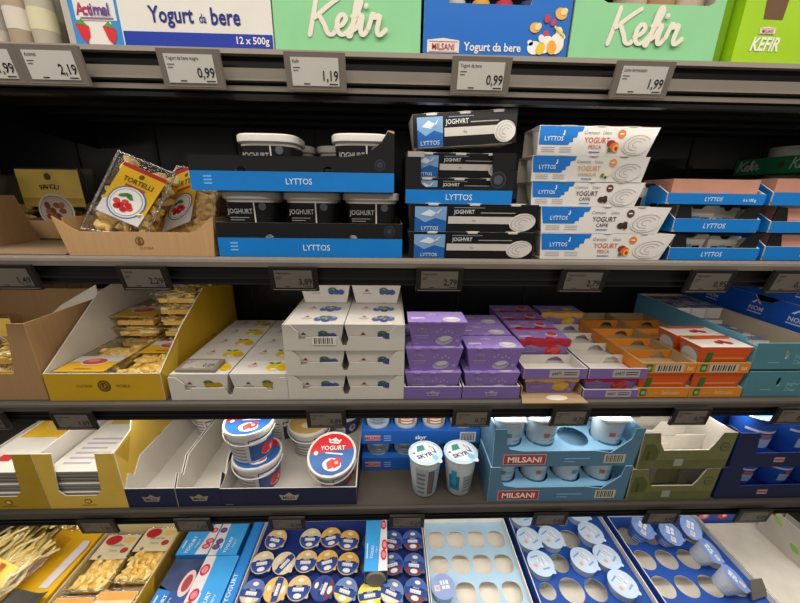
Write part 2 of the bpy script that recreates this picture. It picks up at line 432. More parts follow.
BX = (ay(100, 158, BACK).x, ay(452, 150, BACK).x, 1.45)
for X in BX: arm(X, S1, o1)
for (Z, Yf, hb, zc, mm) in ((S2, 0.68, 0.018, 0.054, M('#756c62', 0.42)), (S3, 0.71, 0.020, 0.046, M('#4f4943', 0.45)), (S4, 0.71, 0.020, 0.045, M('#403b35', 0.45))):  # same rail, darker on each lower shelf: dimmer light put into colour
    o = P_(B().box(XL, XR, Yf + 0.012, BACK, Z - 0.02, Z - 0.001, SHM), 'shelf')
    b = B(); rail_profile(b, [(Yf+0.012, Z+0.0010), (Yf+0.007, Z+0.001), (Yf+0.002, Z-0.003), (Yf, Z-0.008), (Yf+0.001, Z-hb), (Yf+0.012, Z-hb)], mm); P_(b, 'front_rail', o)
    b = B(); b.box(XL, XR, Yf + 0.010, Yf + 0.016, Z - zc, Z - hb, DK); b.box(XL, XR, Yf + 0.006, Yf + 0.010, Z - zc + 0.009, Z - zc + 0.012, DKM); b.box(XL, XR, Yf + 0.004, Yf + 0.016, Z - zc - 0.002, Z - zc, DKM); P_(b, 'label_channel', o)
    for X in BX: arm(X, Z, o, Yf + 0.03)

# ============================================================ price labels
BEZ = M('#7b7268', 0.45, 0.04); BEZ_SHADE = M('#211e1b', 0.4, 0.05); SCR = M('#d6d1ca', 0.35, 0.03); SCR_SHADE = M('#6d665e', 0.35, 0.05)  # second bezel and screen: same materials, shade of lower shelves put into colour
def price_tag(px, py, Y, Zt, title, price, label, mb, ms, tilt=0.2, rot=None, loc=None, group='electronic price labels', w=0.096, h=0.053):
    x = ay(px, py, Y).x
    T = thing('price_label', label, 'price label', loc or (x, Y, Zt), 0, group, rot or (tilt, 0, 0))
    b = B(); fr = F((-w/2, 0, -h)); b.panel(fr, R4(w, h), 0.006, mb)
    b.rect(fr, 0.004, w-0.004, 0.003, 0.0042, M('#928a7f'), 1); b.build('bezel', T)
    b = B(); s = F((-w/2 + 0.010, -0.0006, -h + 0.008)); W2, H2 = w - 0.021, h - 0.015
    b.panel(s, R4(W2, H2), 0.001, ms)
    b.text(s, price, W2 - 0.001, 0.0075, 0.0132, INK, 1, 0.014, sx=0.84, al='r')
    if title: b.text(s, title, 0.003, H2 - 0.0075, 0.0048, INK, 1, 0.004, sx=0.8, al='l')
    b.rect(s, 0.003, 0.014, H2-0.014, H2-0.013, INK, 1); b.rect(s, 0.003, 0.011, H2-0.018, H2-0.017, INK, 1)
    b.rect(s, 0.018, 0.028, 0.002, 0.0035, INK, 1); b.rect(s, W2-0.016, W2-0.002, 0.002, 0.0035, INK, 1)
    b.build('screen', T)
    return T
for px, t, p, lb in ((-12, 'Latte', '1,99', 'grey price label cut off at the left end of the top shelf'), (51, 'Actimel', '2,19', 'grey price label reading 2,19 under the blue strawberry drink carton'),
                     (190, 'Yogurt da bere magro', '0,99', 'grey price label reading 0,99 under the white drinking yogurt case'), (315, 'Kefir', '1,19', 'grey price label reading 1,19 under the left mint green case'),
                     (482, 'Yogurt da bere', '0,99', 'grey price label reading 0,99 under the blue fruit drink case'), (646, 'Latte fermentato', '1,99', 'grey price label reading 1,99 under the right mint green case')):
    price_tag(px, 73, 0.622, 1.762, t, p, lb, BEZ, SCR)
for px, t, p, lb in ((8, 'Ravioli', '1,49', 'shaded price label reading 1,49 at the left end of the second shelf'), (142, 'Tortelli', '2,29', 'shaded price label reading 2,29 below the pasta bags in a brown tray'),
                     (293, 'Yogurt greco', '3,89', 'shaded price label reading 3,89 below the stacked black and blue trays of tubs'), (440, 'Yogurt greco', '2,79', 'shaded price label reading 2,79 below the black yogurt sleeves'),
                     (585, 'Yogurt cremoso', '2,79', 'shaded price label reading 2,79 below the white sleeve stack, above the orange trays'), (714, 'Yogurt greco', '0,95', 'shaded price label reading 0,95 below the blue trays at the right'), (796, 'Yogurt', '0,95', 'shaded price label cut by the right edge of the second shelf')):
    price_tag(px, 278, 0.662, S2 - 0.014, t, p, lb, BEZ_SHADE, SCR_SHADE)
for px, p, lb in ((-18, '1,69', 'shaded price label cut by the left edge of the third shelf rail'), (71, '1,69', 'shaded price label reading 1,69 under the yellow pasta box'), (326, '0,89', 'shaded price label under the white blueberry trays'), (472, '0,75', 'shaded price label under the purple yogurt sleeves'),
                  (571, '0,75', 'shaded price label under the brown flap of the vanilla tray'), (692, '0,79', 'shaded price label under the orange trays'), (795, '0,89', 'shaded price label under the teal boxes at the right edge')):
    price_tag(px, 418, 0.698, S3 - 0.015, 'Yogurt intero', p, lb, BEZ_SHADE, SCR_SHADE, 0.12)
for px, p, lb in ((95, '1,89', 'shaded price label on the lowest rail above the bags of fresh pasta'), (192, '1,29', 'shaded price label on the lowest rail above the blue sleeves'), (287, '0,39', 'shaded price label on the lowest rail above the custard cups'), (407, '0,39', 'shaded price label on the lowest rail above the brown-lidded cups'),
                  (550, '0,45', 'shaded price label on the lowest rail above the pale blue cups'), (661, '0,45', 'shaded price label on the lowest rail above the tumbled blue cups'), (752, '0,99', 'shaded price label on the lowest rail above the empty white tray')):
    price_tag(px, 524, 0.698, S4 - 0.016, 'Dessert', p, lb, BEZ_SHADE, SCR_SHADE, 0.12, h=0.05)

# ============================================================ top shelf
MINT = M('#8fd29a', 0.5, 0.03); CREAM = M('#ece4d6', 0.6, 0.03); MINTD = M('#6fb37d', 0.6)
def milsani(b, fr, x, y, w, lv=2, h=None):
    h = h or w*0.36; r = M('#b3333a')
    b.decal(fr, [(x-w/2, y-h/2), (x+w/2, y-h/2), (x+w/2, y+h*.42), (x, y+h*.58), (x-w/2, y+h*.42)], M('#e6dfd6'), lv)
    k = 0.9
    for a in ((-1, -1, 1, -.92), (-1, .66, 1, .74)): b.rect(fr, x+a[0]*w/2*k, x+a[2]*w/2*k, y+a[1]*h/2*k, y+a[3]*h/2*k, r, lv+1)
    b.text(fr, 'MILSANI', x, y - h*.28, h*.46, r, lv+2, 0.012, sx=w*0.84/(h*.46/.69*4.3))
def bottle(x, y, mat_cap, mat_body, label, h=0.205, z=S1, group='bottles in the top shelf cases', r=0.027):
    T = thing('drink_bottle', label, 'bottle', (x, y, z), 0, group)
    B().lathe([(r*.92, 0), (r, .006), (r, h*.62), (r*.82, h*.74), (r*.55, h*.86), (r*.55, h*.9)], mat_body).build('bottle_body', T, smooth=True)
    B().lathe([(r*.7, h*.885), (r*.7, h*.985), (r*.64, h)], mat_cap).build('cap', T, smooth=True)
    return T
def case_box(name, label, pa, pb, py, d, hgt, mo, mi, front=None, pf=None, hside=None, rz=0.0, Y=Y1, group=None, dx=0, ps=None):
    x, w = xs(pa, pb, py, Y)
    return tray(name, label, w, d, (x + dx, Y, S1), mo, mi, hf=hgt, hb=hgt, hs=hside or hgt, rz=rz, front=front(w, hgt) if front else None, pf=pf, t=0.003, cat='carton', ps=ps, group=group), x, w

# white drinking-yogurt case
def pf(b, fr, w):
    zb = zy(200, 33, Y1) - S1; b.rect(fr, 0.002, w-.001, 0.0, zb, M('#1436a8', 0.5), 1)
    x0 = ay(125, 46, Y1).x; f = lambda px, py: ay(px, py, Y1)
    c = f(150, 24); b.text(fr, 'Yogurt', c.x - x0, c.z - S1 + .003, .021, M('#14237e'), 2, 0.02, sx=.80, al='l')
    c = f(200, 25); b.text(fr, 'da', c.x - x0, c.z - S1 + .003, .012, M('#14237e'), 2, 0.01, al='l', sx=.72)
    c = f(212, 26); b.text(fr, 'bere', c.x - x0, c.z - S1 + .002, .022, M('#14237e'), 2, 0.02, sx=.80, al='l')
    c = f(270, 46); b.text(fr, '12 x 500g', c.x - x0, c.z - S1 + .0015, .0095, M('#e8e4dc'), 3, 0.02, al='r')
case_box('shelf_carton', 'white drinking yogurt case with a dark blue band along its foot', 125, 274, 46, 0.32, 0.19, M('#e3dfd8', 0.5, 0.03), WHITE, pf=pf)
# mint case, left
def pf(b, fr, w):
    c = ay(309, 39, Y1); kefir_script(b, fr, c.x - (ay(276, 50, Y1).x), c.z - S1 + .0055, .0505, CREAM)
case_box('shelf_carton', 'mint green case with script lettering beside the white drinking yogurt case', 276, 420, 51, 0.30, 0.185, MINT, CARD, pf=pf)
# blue fruit case
BLU = M('#0b6bc8', 0.45, 0.03)
def pf(b, fr, w):
    x0 = ay(423, 53, Y1).x; q = lambda px, py: (ay(px, py, Y1).x - x0, ay(px, py, Y1).z - S1)
    c = q(443, 46); milsani(b, fr, c[0], c[1], .053)
    c = q(463, 53); b.text(fr, 'Yogurt da bere', c[0], c[1] + .0035, .0115, M('#eee9e0'), 2, 0.02, al='l', sx=.93)
    fruit = [((534, 48), .012, '#f1efe8'), ((545, 45), .014, '#f1efe8'), ((556, 44), .015, '#eee8d8'), ((541, 39), .006, '#f1efe8'), ((530, 43), .005, '#f1efe8'), ((562, 38), .005, '#f1efe8'),
             ((540, 49), .009, '#e9c52e'), ((551, 48), .010, '#f0a534'), ((559, 46), .008, '#e77f2a'), ((535, 28), .009, '#f2b64a'), ((538, 27), .006, '#f7dca0'), ((547, 19), .006, '#c93a4a'), ((546, 35), .006, '#d3404c'),
             ((561, 14), .010, '#f3b455'), ((564, 12), .006, '#f7dc9c'), ((553, 23), .005, '#d03848'), ((559, 32), .007, '#f1e6a8')]
    for k, (p, r, m) in enumerate(fruit): u = q(*p); b.disc(fr, u[0], u[1], r, M(m, 0.5, 0.1), 2 + k % 4, r*.8, rot=k*.7)
    u = q(559, 32); b.ribbon(fr, [(u[0]-.008, u[1]+.006), (u[0], u[1]), (u[0]+.008, u[1]-.006)], .004, M('#e9d34a'), 7)
def fo(w, h):
    zz = zy(490, 4, Y1) - S1; zt = zy(440, 0, Y1) - S1 + .02; a = ay(449, 5, Y1).x - ay(423, 53, Y1).x; c = ay(531, 5, Y1).x - ay(423, 53, Y1).x
    return [(0, 0), (w, 0), (w, zt), (c + .006, zt), (c, zz), (a, zz), (a - .006, zt), (0, zt)]
t, x, w = case_box('shelf_carton', 'bright blue case with fruit splash print and bottles inside, between the two mint green cases', 423, 566, 54, 0.30, 0.12, BLU, CARD, fo, pf)
for k, (px, cm, bm, lb) in enumerate(((456, '#c9c3bb', '#e9dcc8', 'white-capped'), (480, '#e6a92c', '#f0dfba', 'yellow-capped'), (503, '#c42a34', '#eed9d0', 'red-capped'), (527, '#2a3a6a', '#d8d8e0', 'navy-capped'))):
    p = ay(px, 4, Y1 + .05)
    bottle(p.x, Y1 + .045, M(cm), M(bm), lb + ' drink bottle standing in the bright blue case', 0.095, S1 + .004, r=.0215)
# mint case, right
def pf(b, fr, w):
    x0 = ay(567, 56, Y1).x; c = ay(604, 48, Y1); kefir_script(b, fr, c.x - x0, c.z - S1 + .0055, .0505, CREAM)
def fo(w, h):
    zz = zy(650, 4, Y1) - S1; x0 = ay(567, 56, Y1).x; a = ay(601, 3, Y1).x - x0; c = ay(714, 4, Y1).x - x0
    return [(0, 0), (w, 0), (w, h), (c + .008, h), (c, zz + .004), (c-.01, zz), (a+.01, zz), (a, zz+.004), (a - .008, h), (0, h)]
t, x, w = case_box('shelf_carton', 'mint green case with script lettering and a scooped front beside the lime green case', 568, 713, 57, 0.30, 0.15, MINT, CARD, fo, pf)
for k, (px, m, lb) in enumerate(((628, '#b9a48c', 'leftmost of the three beige bottles standing in the right mint green case'), (655, '#a98258', 'middle of the three beige bottles standing in the right mint green case'), (684, '#c2ad97', 'rightmost of the three beige bottles standing in the right mint green case'))):
    bottle(ay(px, 2, Y1+.05).x, Y1 + .045, M('#7a5b38'), M(m, .5, .2), lb, 0.2, S1 + .004, r=0.026)
# lime case
LIME = M('#a3d016', 0.5, 0.04)
def pf(b, fr, w):
    x0 = ay(731, 59, Y1).x; q = lambda px, py: (ay(px, py, Y1).x - x0, ay(px, py, Y1).z - S1)
    c = q(767, 31); milsani(b, fr, c[0], c[1], .027)
    c = q(762, 53); b.text(fr, 'KEFIR', c[0], c[1] + .003, .019, M('#eef0dc'), 2, 0.03, shear=.18, sx=.72)
    a = q(763, 19); c = q(782, 20); d = q(765, 0); e = q(791, 0)
    b.decal(fr, [a, c, (e[0], e[1] + .05), (d[0] - .002, d[1] + .05)], M('#6b4a2e'), 1)
case_box('shelf_carton', 'lime green case with a brown cut-out at the right end of the top shelf', 731, 900, 60, 0.28, 0.2, LIME, LIME, pf=pf)
x0 = ay(713, 59, Y1).x; x1 = ay(731, 59, Y1).x
b = B(); b.panel(F((x0 + .003, Y1 + .02, S1)), [(0, 0), (x1 - x0 - .006, 0), (x1 - x0 - .004, .19), (.014, .19)], .12, M('#7fae1c', .5, .1)); tag(b.build('shelf_carton'), 'narrow olive lime side case squeezed between mint and lime green cases', 'carton')
# drink carton with strawberries
x, w = xs(75, 124, 43, Y1)
T = thing('drink_carton', 'blue and white drink carton printed with two strawberries, second shelf item from left edge', 'carton', (x, Y1 + .004, S1), 0)
b = B(); b.box(-w/2, w/2, 0, .11, 0, .16, M('#e7e3de', .45, .03)); fr = FRONT(w)
SK = M('#2f8fd6', .45, .04); 
b.decal(fr, [(0, 0), (w*.28, 0), (w*.2, .04), (0, .16)], SK, 1); b.decal(fr, [(w*.76, 0), (w, 0), (w, .16), (w*.92, .16), (w*.8, .06)], SK, 1)
b.decal(fr, [(0, .05), (w*.06, .16), (0, .16)], M('#1c62b4'), 2)
for (u, v, r) in ((w*.2, .026, .010), (w*.74, .024, .0095)):
    b.decal(fr, [(u - r*1.1, v + r), (u - r*.3, v + r*1.3), (u + r, v + r*.7), (u + r*.9, v - r*.6), (u + r*.2, v - r*1.6), (u - r*.5, v - r*.9)], M('#d8262c'), 3)
    b.decal(fr, [(u - r*.9, v + r), (u + r*.8, v + r*.7), (u, v + r*1.7)], M('#4f9a3a'), 4)
    b.decal(fr, [(u + r*.4, 0.0), (u + r*1.6, 0), (u + r, .009)], WHITE, 3)
for j, (ch, col) in enumerate(zip('Actimel', ('#b52a58', '#a82c62', '#932f70', '#7c3280', '#6b3488', '#5a368c', '#4a3a92'))):
    pos = [.16, .29, .385, .455, .515, .68, .80][j]
    b.text(fr, ch, w*pos - .002, .048, .0155, M(col), 4 + j*.35, .022, al='l', sx=.85)
b.rect(fr, w*.1, w*.92, .041, .069, WHITE, 2); b.rect(fr, w*.2, w*.86, .0425, .045, M('#8a6a90'), 3)
b.build('carton_body', T)
b = B(); b.panel(F((-w/2, .004, 0), Vector((-.55, .3, 0)), (0, 0, 1)), [(0, 0), (.022, 0), (.026, .15), (0, .15)], .002, M('#c9c2b8')); b.build('side_flap', T)
# shrink-wrapped bottles at the far left
FILM = film()
for k, (px, mb, lb) in enumerate(((2, '#cfc4b8', 'white wrapped bottle at the extreme left of the top shelf'), (13, '#cdb9a6', 'red checked wrapped bottle second from the left edge'), (27, '#b29f88', 'beige wrapped bottle third from the left edge'), (38, '#d8d0c2', 'cream wrapped bottle behind the carton row at left'), (50, '#bdb6a2', 'grey-necked wrapped bottle next to the blue strawberry carton'))):
    p = ay(px, 40, Y1 + .03)
    T = bottle(p.x, Y1 + .028 + .04*(k % 2), M('#6d6a68', .4), M(mb, .4, .12), lb, .15, S1, 'wrapped bottles at the left end', .0185)
    b = B()
    if k == 1:
        for q in range(5): b.lathe([(.0188, .01 + q*.016), (.0188, .018 + q*.016)], M('#b5413f'), caps=(False, False))
    else: b.lathe([(.0188, .03), (.0188, .06)], M(('#a5a09a', '', '#d9d0c4', '#bfae98', '#dad2ae')[k]), caps=(False, False))
    b.build('printed_band', T, smooth=True)

# ============================================================ second shelf
def sh(px, py, Y, base): return ay(px, py, Y).z - base
YEL = M('#d9b21c', .5, .05); PYEL = M('#d8b24a', .5, .08)
# --- pasta pouches: bag with printed front, film and pasta
def pasta_bag(name, label, w, h, d, loc, rz=0.0, rx=0.0, group='fresh pasta packs on the second shelf', style='ravioli', n=26, seed=1):
    T = thing(name, label, 'pasta pack', loc, 0, group, (rx, 0, rz))
    b = B(); i = 0; nx, nz = 10, 8; g = []
    for s in (-1, 1):
        for kz in range(nz + 1):
            for kx in range(nx + 1):
                u = kx/nx; v = kz/nz
                bul = (math.sin(PI*u)**.6) * (math.sin(PI*min(1, v*1.05))**.7 if v < .95 else 0) * (1.15 - .5*v)
                b.v.append(Vector(((u-.5)*w*(1 - .05*math.sin(PI*v)), s*d*.5*bul + .002*math.sin(9*u + 5*v), v*h)))
    N = (nx+1)*(nz+1); fm = film('bag_film', '#fbf4e2', .10, .18)
    for s in (0, 1):
        for kz in range(nz):
            for kx in range(nx):
                a = s*N + kz*(nx+1) + kx; q = (a, a+1, a+nx+2, a+nx+1)
                b.f.append(q if s == 0 else q[::-1]); b.m.append(b.mi(fm))
    b.build('film_bag', T, smooth=True)
    tag(pasta_bits(n, -w*.4, w*.4, -d*.18, d*.2, h*.06, h*.42, .012, seed).build('pasta', T, smooth=True), None, None, kind='stuff')
    return T
def bag_label(T, w, h, y0, kind):
    b = B(); fr = F((-w/2, y0, 0))
    if kind == 'ravioli':
        b.panel(fr, [(0.002, h*.38), (w-.002, h*.38), (w-.001, h*.985), (.001, h*.985)], .001, M('#e6c660', .45, .1))
        b.rect(fr, .003, w-.003, h*.38, h*.52, M('#b8983c', .5, .1), 1); b.rect(fr, .001, w-.001, h*.96, h*.985, M('#1c1a18', .3), 2)
        b.disc(fr, w*.5, h*.3, w*.29, M('#cfc8bb'), 2); b.disc(fr, w*.5, h*.3, w*.26, M('#7d7f86'), 3); b.disc(fr, w*.5, h*.3, w*.245, M('#b8aa98'), 4)
        for k in range(9): b.disc(fr, w*(.38 + .075*(k % 4)), h*(.22 + .09*(k//3)), w*.06, M(('#7c4a2e', '#94603f', '#6a3b26')[k % 3]), 5 + k % 3, w*.045, rot=k)
        for k, ch in enumerate('RAVIOLI'): t = -.55 + 1.1*k/6; b.text(fr, ch, w*.5 + w*.23*math.sin(t), h*.60 + h*.06*math.cos(t), h*.075, M('#4a3d18'), 3, .015, rot=-t*.5)
        b.disc(fr, w*.5, h*.85, w*.055, M('#5c4a22'), 3); b.rect(fr, w*.4, w*.6, h*.55, h*.585, M('#d8d0bc'), 3)
    b.build('printed_label', T)
x, w = xs(24, 86, 200, .99)
bz = sh(55, 225, .99, S2); tz = sh(55, 167, .99, S2)
T = pasta_bag('ravioli_bag', 'yellow ravioli bag with a round photo, standing in a brown tray behind the tortelli tray', w, tz - .02, .06, (x, 1.032, S2 + .02), 0, 0, style='ravioli', seed=3)
bag_label(T, w, tz - .02, -.045, 'ravioli')
x2, w2 = xs(-40, 7, 200, .95)
T = pasta_bag('ravioli_bag', 'yellow ravioli bag cut by the left edge behind the plain brown panel', w2, tz - .02, .05, (x2, .955, S2 + .02), seed=4); bag_label(T, w2, tz - .02, -.04, 'ravioli')
x3, w3 = xs(5, 23, 200, 1.02)
pasta_bag('ravioli_bag', 'clear bag of brown pasta between the two yellow ravioli bags', .06, tz*.78, .05, (x3, 1.03, S2 + .02), seed=5)
xx, ww = xs(20, 72, 235, .95)
tray('pasta_tray', 'brown cardboard tray holding the yellow ravioli bag', ww + .05, .16, (xx + .012, .955, S2), KR, KR, hf=sh(50, 221, .945, S2), hs=.05, group='brown pasta trays')
# plain brown display box at far left, its right side turned to the aisle
p = az(40, 240, S2); q = az(-30, 252, S2)
T = thing('cardboard_box', 'plain brown cardboard panel box at the left end of the second shelf', 'box', (p.x, p.y, S2), 0)
u = Vector((p.x - q.x, p.y - q.y, 0)); L = u.length; u.normalize()
ht = sh(22, 195, p.y, S2)
b = B(); b.panel(F(-u*L, u, (0, 0, 1)), [(0, 0), (L, 0), (L - .038, ht), (0, ht)], .004, KR, kraft('#a57f52')); b.decal(F(-u*L, u, (0, 0, 1)), [(L*.3, 0.004), (L*.75, .004), (L*.3, .055)], kraft('#bf976a'), 1); b.build('front_panel', T)
n = Vector((-u.y, u.x, 0)); b = B(); b.panel(F(-u*.003 , n, (0, 0, 1)), [(0, 0), (.1, 0), (.08, ht*.9), (0.003, ht*.2)], .003, KR); b.build('side_panel', T)
# flat brown sheet lying on the shelf
b = B(); b.box(ay(-60, 250, .75).x, -.66, .700, .90, 0, .0025, kraft('#8d7358')); tag(b.build('cardboard_sheet', None, (0, 0, S2)), 'flat brown cardboard sheet lying on the second shelf at left', 'cardboard')
# --- tortelli tray
xl, xr = ay(70, 255, Y2).x, ay(214, 252, Y2).x; w = xr - xl; x = (xl + xr)/2
hl = sh(62, 216, Y2, S2); hm = sh(140, 232, Y2, S2); hr = sh(210, 231, Y2, S2)
def pf(b, fr, w):
    b.disc(fr, w*.5, hm*.62, .009, M('#6f5330'), 1); b.disc(fr, w*.5, hm*.62, .0065, M('#a8845a'), 2); b.rect(fr, w*.49, w*.51, hm*.5, hm*.74, M('#6f5330'), 3)
    b.text(fr, 'CUCINA', w*.54, hm*.28, .005, M('#7a5c36'), 1)
tray('pasta_tray', 'brown cardboard tray holding the tortelli packs at the shelf edge', w, .2, (x, Y2, S2), KR, kraft('#a88256'), hf=hl, hb=.05, hs=.075, group='brown pasta trays',
     front=[(0, 0), (w, 0), (w + .008, hl + .004), (w*.9, hr), (w*.84, hm), (w*.1, hm), (w*.06, hm + .006), (-.016, hl)], pf=pf)
def tortelli(label, corners, Y, d, seed):
    """blister pack: corners given as pixels on the plane Y (tl, tr, br, bl of the pack), turned and leaning"""
    tl, tr, br, bl = [ay(c[0], c[1], Y) for c in corners]
    c0 = (bl + br)/2; c0.y += .012
    T = thing('tortelli_pack', label, 'pasta pack', c0, 0, 'fresh pasta packs on the second shelf', (-.12, 0, 0))
    L = [q - c0 for q in (bl, br, tr, tl)]
    pts = [(q.x, q.z) for q in L]; fr = F((0, -.012, 0))
    b = B(); b.panel(fr, pts, .0008, film('lid_film', '#fdfaf2', .06, .1)); 
    cx = sum(p[0] for p in pts)/4; cz = sum(p[1] for p in pts)/4
    ins = [(cx + (p[0]-cx)*.9, cz + (p[1]-cz)*.9) for p in pts]; ins2 = [(cx + (p[0]-cx)*.78, cz + (p[1]-cz)*.8) for p in pts]
    fm = film('blister', '#fbf8f0', .09, .12)
    for k in range(4):
        a, c = ins[k], ins[(k+1) % 4]; a2, c2 = ins2[k], ins2[(k+1) % 4]
        b.face([(a[0], -.011, a[1]), (c[0], -.011, c[1]), (c2[0], d, c2[1]), (a2[0], d, a2[1])], fm)
        p0, p1 = pts[k], pts[(k+1) % 4]
        b.tube([(p0[0], -.012, p0[1]), (p1[0], -.012, p1[1])], .0022, film('rim_plastic', '#ffffff', .55, .15), 6)
    b.face([(q[0], d, q[1]) for q in ins2], fm)
    b.build('blister_tray', T)
    bb = pasta_bits(2, -1, 1, .004, d*.8, 0, 1, .013, seed)
    # map unit square to the quadrilateral
    def mp(u, v): 
        A = [Vector((p[0], 0, p[1])) for p in ins]; return (A[0]*(1-u) + A[1]*u)*(1-v) + (A[3]*(1-u) + A[2]*u)*v
    rnd = random.Random(seed); bb = B()
    bb.face([(mp(.03, .03).x, d*.75, mp(.03, .03).z), (mp(.97, .03).x, d*.75, mp(.97, .03).z), (mp(.97, .8).x, d*.75, mp(.97, .8).z), (mp(.03, .8).x, d*.75, mp(.03, .8).z)], M('#e8c670', 0.5, 0.10))
    for k in range(80):
        u, v = rnd.uniform(.05, .95), rnd.uniform(.03, .97) ** 1.3; q = mp(u, v)
        s = pasta_bits(1, 0, 0, 0, 0, 0, 0, .013, seed*50 + k); bb.merge(s.v, s.f, s.mats[0], Matrix.Translation((q.x, rnd.uniform(.002, d*.5), q.z)) @ Matrix.Rotation(rnd.uniform(-1.5, 1.5), 4, 'X'))
    tag(bb.build('pasta', T, smooth=True), None, None, kind='stuff')
    return T, c0
def tortelli_label(T, c0, Y, corners, seed=0):
    tl, tr, br, bl = [ay(c[0], c[1], Y) - c0 for c in corners]
    u = (br - bl); wl = u.length; v = (tl - bl); hl = v.length
    fr = F(bl + Vector((0, -.0135 + (Y - Y), 0)), u, v); fr.o.y = -.0135; fr.u = u/wl; fr.v = v/hl; fr.n = Vector((0, -1, 0))
    b = B(); b.rect(fr, 0, wl, 0, hl, M('#e2b41a', .45, .06), 0.5); b.rect(fr, 0, wl, hl*.93, hl, M('#b5221f'), 1)
    b.decal(fr, [(0, 0), (wl, 0), (wl, hl*.22), (wl*.8, hl*.36), (wl*.2, hl*.36), (0, hl*.25)], M('#d8d8d8'), 1)
    r = min(wl, hl)*.40; y = hl*.34
    b.disc(fr, wl*.5, y, r*1.06, M('#4b6a9c'), 2); b.disc(fr, wl*.5, y, r*.98, M('#e9e6e2'), 3); b.disc(fr, wl*.5, y, r*.88, M('#7d93b8'), 4); b.disc(fr, wl*.5, y, r*.84, M('#eeebe8'), 5)
    for k, (a, c) in enumerate(((-.5, -.1), (-.2, -.25), (.05, -.45), (.35, -.3), (-.35, -.4), (.2, -.12), (-.05, .0))): b.disc(fr, wl*.5 + a*r, y + c*r, r*.2, M('#c41f26' if k % 3 else '#d7443a'), 6 + k % 3, r*.17)
    for k, a in enumerate((-.35, -.1, .05)): b.disc(fr, wl*.5 + a*r, y + r*(.35 + .12*(k % 2)), r*.24, M('#3f8a2e'), 7, r*.11, rot=.5 - k*.4)
    b.text(fr, 'TORTELLI', wl*.5, hl*.70, hl*.085, M('#4b3a10'), 2, .02, sx=.95); b.rect(fr, wl*.27, wl*.73, hl*.61, hl*.66, M('#c8452f'), 2); b.disc(fr, wl*.5, hl*.86, wl*.06, M('#6a5216'), 2)
    b.build('printed_label', T)
YT = .724
T, c0 = tortelli('large leaning tortelli pack with tomato label, at the left of its brown tray', [(111, 150), (171, 174), (146, 238), (80.5, 229)], YT, .035, 11)
tortelli_label(T, c0, YT, [(119, 161), (158, 173), (138, 228), (94, 210)])
T, c0 = tortelli('tortelli pack with tomato label partly behind the left pack, beside the tub trays', [(172, 166), (214, 170), (213, 233), (150, 234)], YT + .06, .035, 12)
tortelli_label(T, c0, YT + .06, [(170, 172), (191, 167), (190, 222), (163, 233)])
pasta_bag('tortelli_pack', 'clear tortelli pack at the back right of the brown tray, against the tub trays', .085, .15, .05, (ay(212, 210, .85).x, .868, S2 + .004), seed=14, n=40)

# --- tub trays
BLK = M('#0e0f12', .5, .04); LB = M('#0d79cc', .45, .04)
def lyttos_front(b, fr, w, h, text=True, holes=True):
    b.rect(fr, 0, w, 0, h*.56, LB, 1)
    if text: b.text(fr, 'LYTTOS', w*.53, h*.2, h*.17, M('#d9e6f2'), 2, .005, sx=.92)
    for k in range(3): b.rect(fr, w*.065, w*.105, h*(.18 + .1*k), h*(.23 + .1*k), M('#6fb0e6'), 2)
    b.disc(fr, w*.93, h*.78, h*.17, M('#2a2d38'), 1); b.disc(fr, w*.93, h*.78, h*.13, M('#16171b'), 2); b.disc(fr, w*.93, h*.78, h*.09, M('#30343f'), 3)
def tub_proto():
    T = thing('yogurt_tub', '', 'yogurt tub', (0, 0, 0), 0, 'black and white yogurt tubs')
    m = M('#1a1a1d', .4, .05); wq = M('#dcd8d2', .4, .03); r = .060
    pr = []
    b = B(); n = 32
    def sq(rr, z):   # rounded square ring
        P = []
        for k in range(n):
            a = 2*PI*(k + .5)/n; c, s = math.cos(a), math.sin(a); e = .55
            P.append(Vector((rr*math.copysign(abs(c)**e, c), rr*math.copysign(abs(s)**e, s), z)))
        return P
    rings = [(.050, 0), (.052, .003), (.0525, .012), (.0565, .078), (.0575, .088)]
    i = 0
    for rr, z in rings: b.v += sq(rr, z)
    for j in range(len(rings)-1):
        for k in range(n):
            b.f.append((j*n+k, j*n+(k+1) % n, (j+1)*n+(k+1) % n, (j+1)*n+k)); b.m.append(b.mi(wq if j in (0, 1, 3) or (j == 2 and k % 8 in (0, 7, 4) and False) else m))
    b.f.append(tuple(reversed(range(n)))); b.m.append(b.mi(wq))
    fr = F((-.05, -.0555, .02), (1, 0, 0), Vector((0, -.06, 1)))
    b.text(fr, 'JOGHURT', .032, .035, .010, M('#cfcfcf'), 2, .008, sx=.8); b.rect(fr, .010, .05, .026, .0275, M('#a0a0a0'), 2); b.rect(fr, .010, .04, .021, .0225, M('#a0a0a0'), 2)
    b.rect(fr, .068, .095, .0, .012, M('#9fae9a'), 2); b.disc(fr, .08, .05, .008, M('#60636a'), 2)
    b.rect(fr, .061, .064, .0, .058, wq, 2)
    b.build('tub', T)
    b = B(); i = 0
    rr = [(.0605, .084), (.0625, .086), (.0625, .0975), (.060, .100), (.055, .0995)]
    for q, z in rr: b.v += sq(q, z)
    for j in range(len(rr)-1):
        for k in range(n): b.f.append((j*n+k, j*n+(k+1) % n, (j+1)*n+(k+1) % n, (j+1)*n+k)); b.m.append(b.mi(wq))
    b.f.append(tuple((len(rr)-1)*n + k for k in range(n))); b.m.append(b.mi(wq)); b.f.append(tuple(reversed(range(n)))); b.m.append(b.mi(wq))
    b.build('lid', T); return T
TUB = tub_proto(); TUB.scale = (.955, .955, .955)
x, w = xs(220, 402, 255, Y2); h0 = sh(300, 223, Y2, S2)
hole = [ell(w*.28, h0*.53, .0095, .0095)[::1], ell(w*.73, h0*.53, .0095, .0095)]
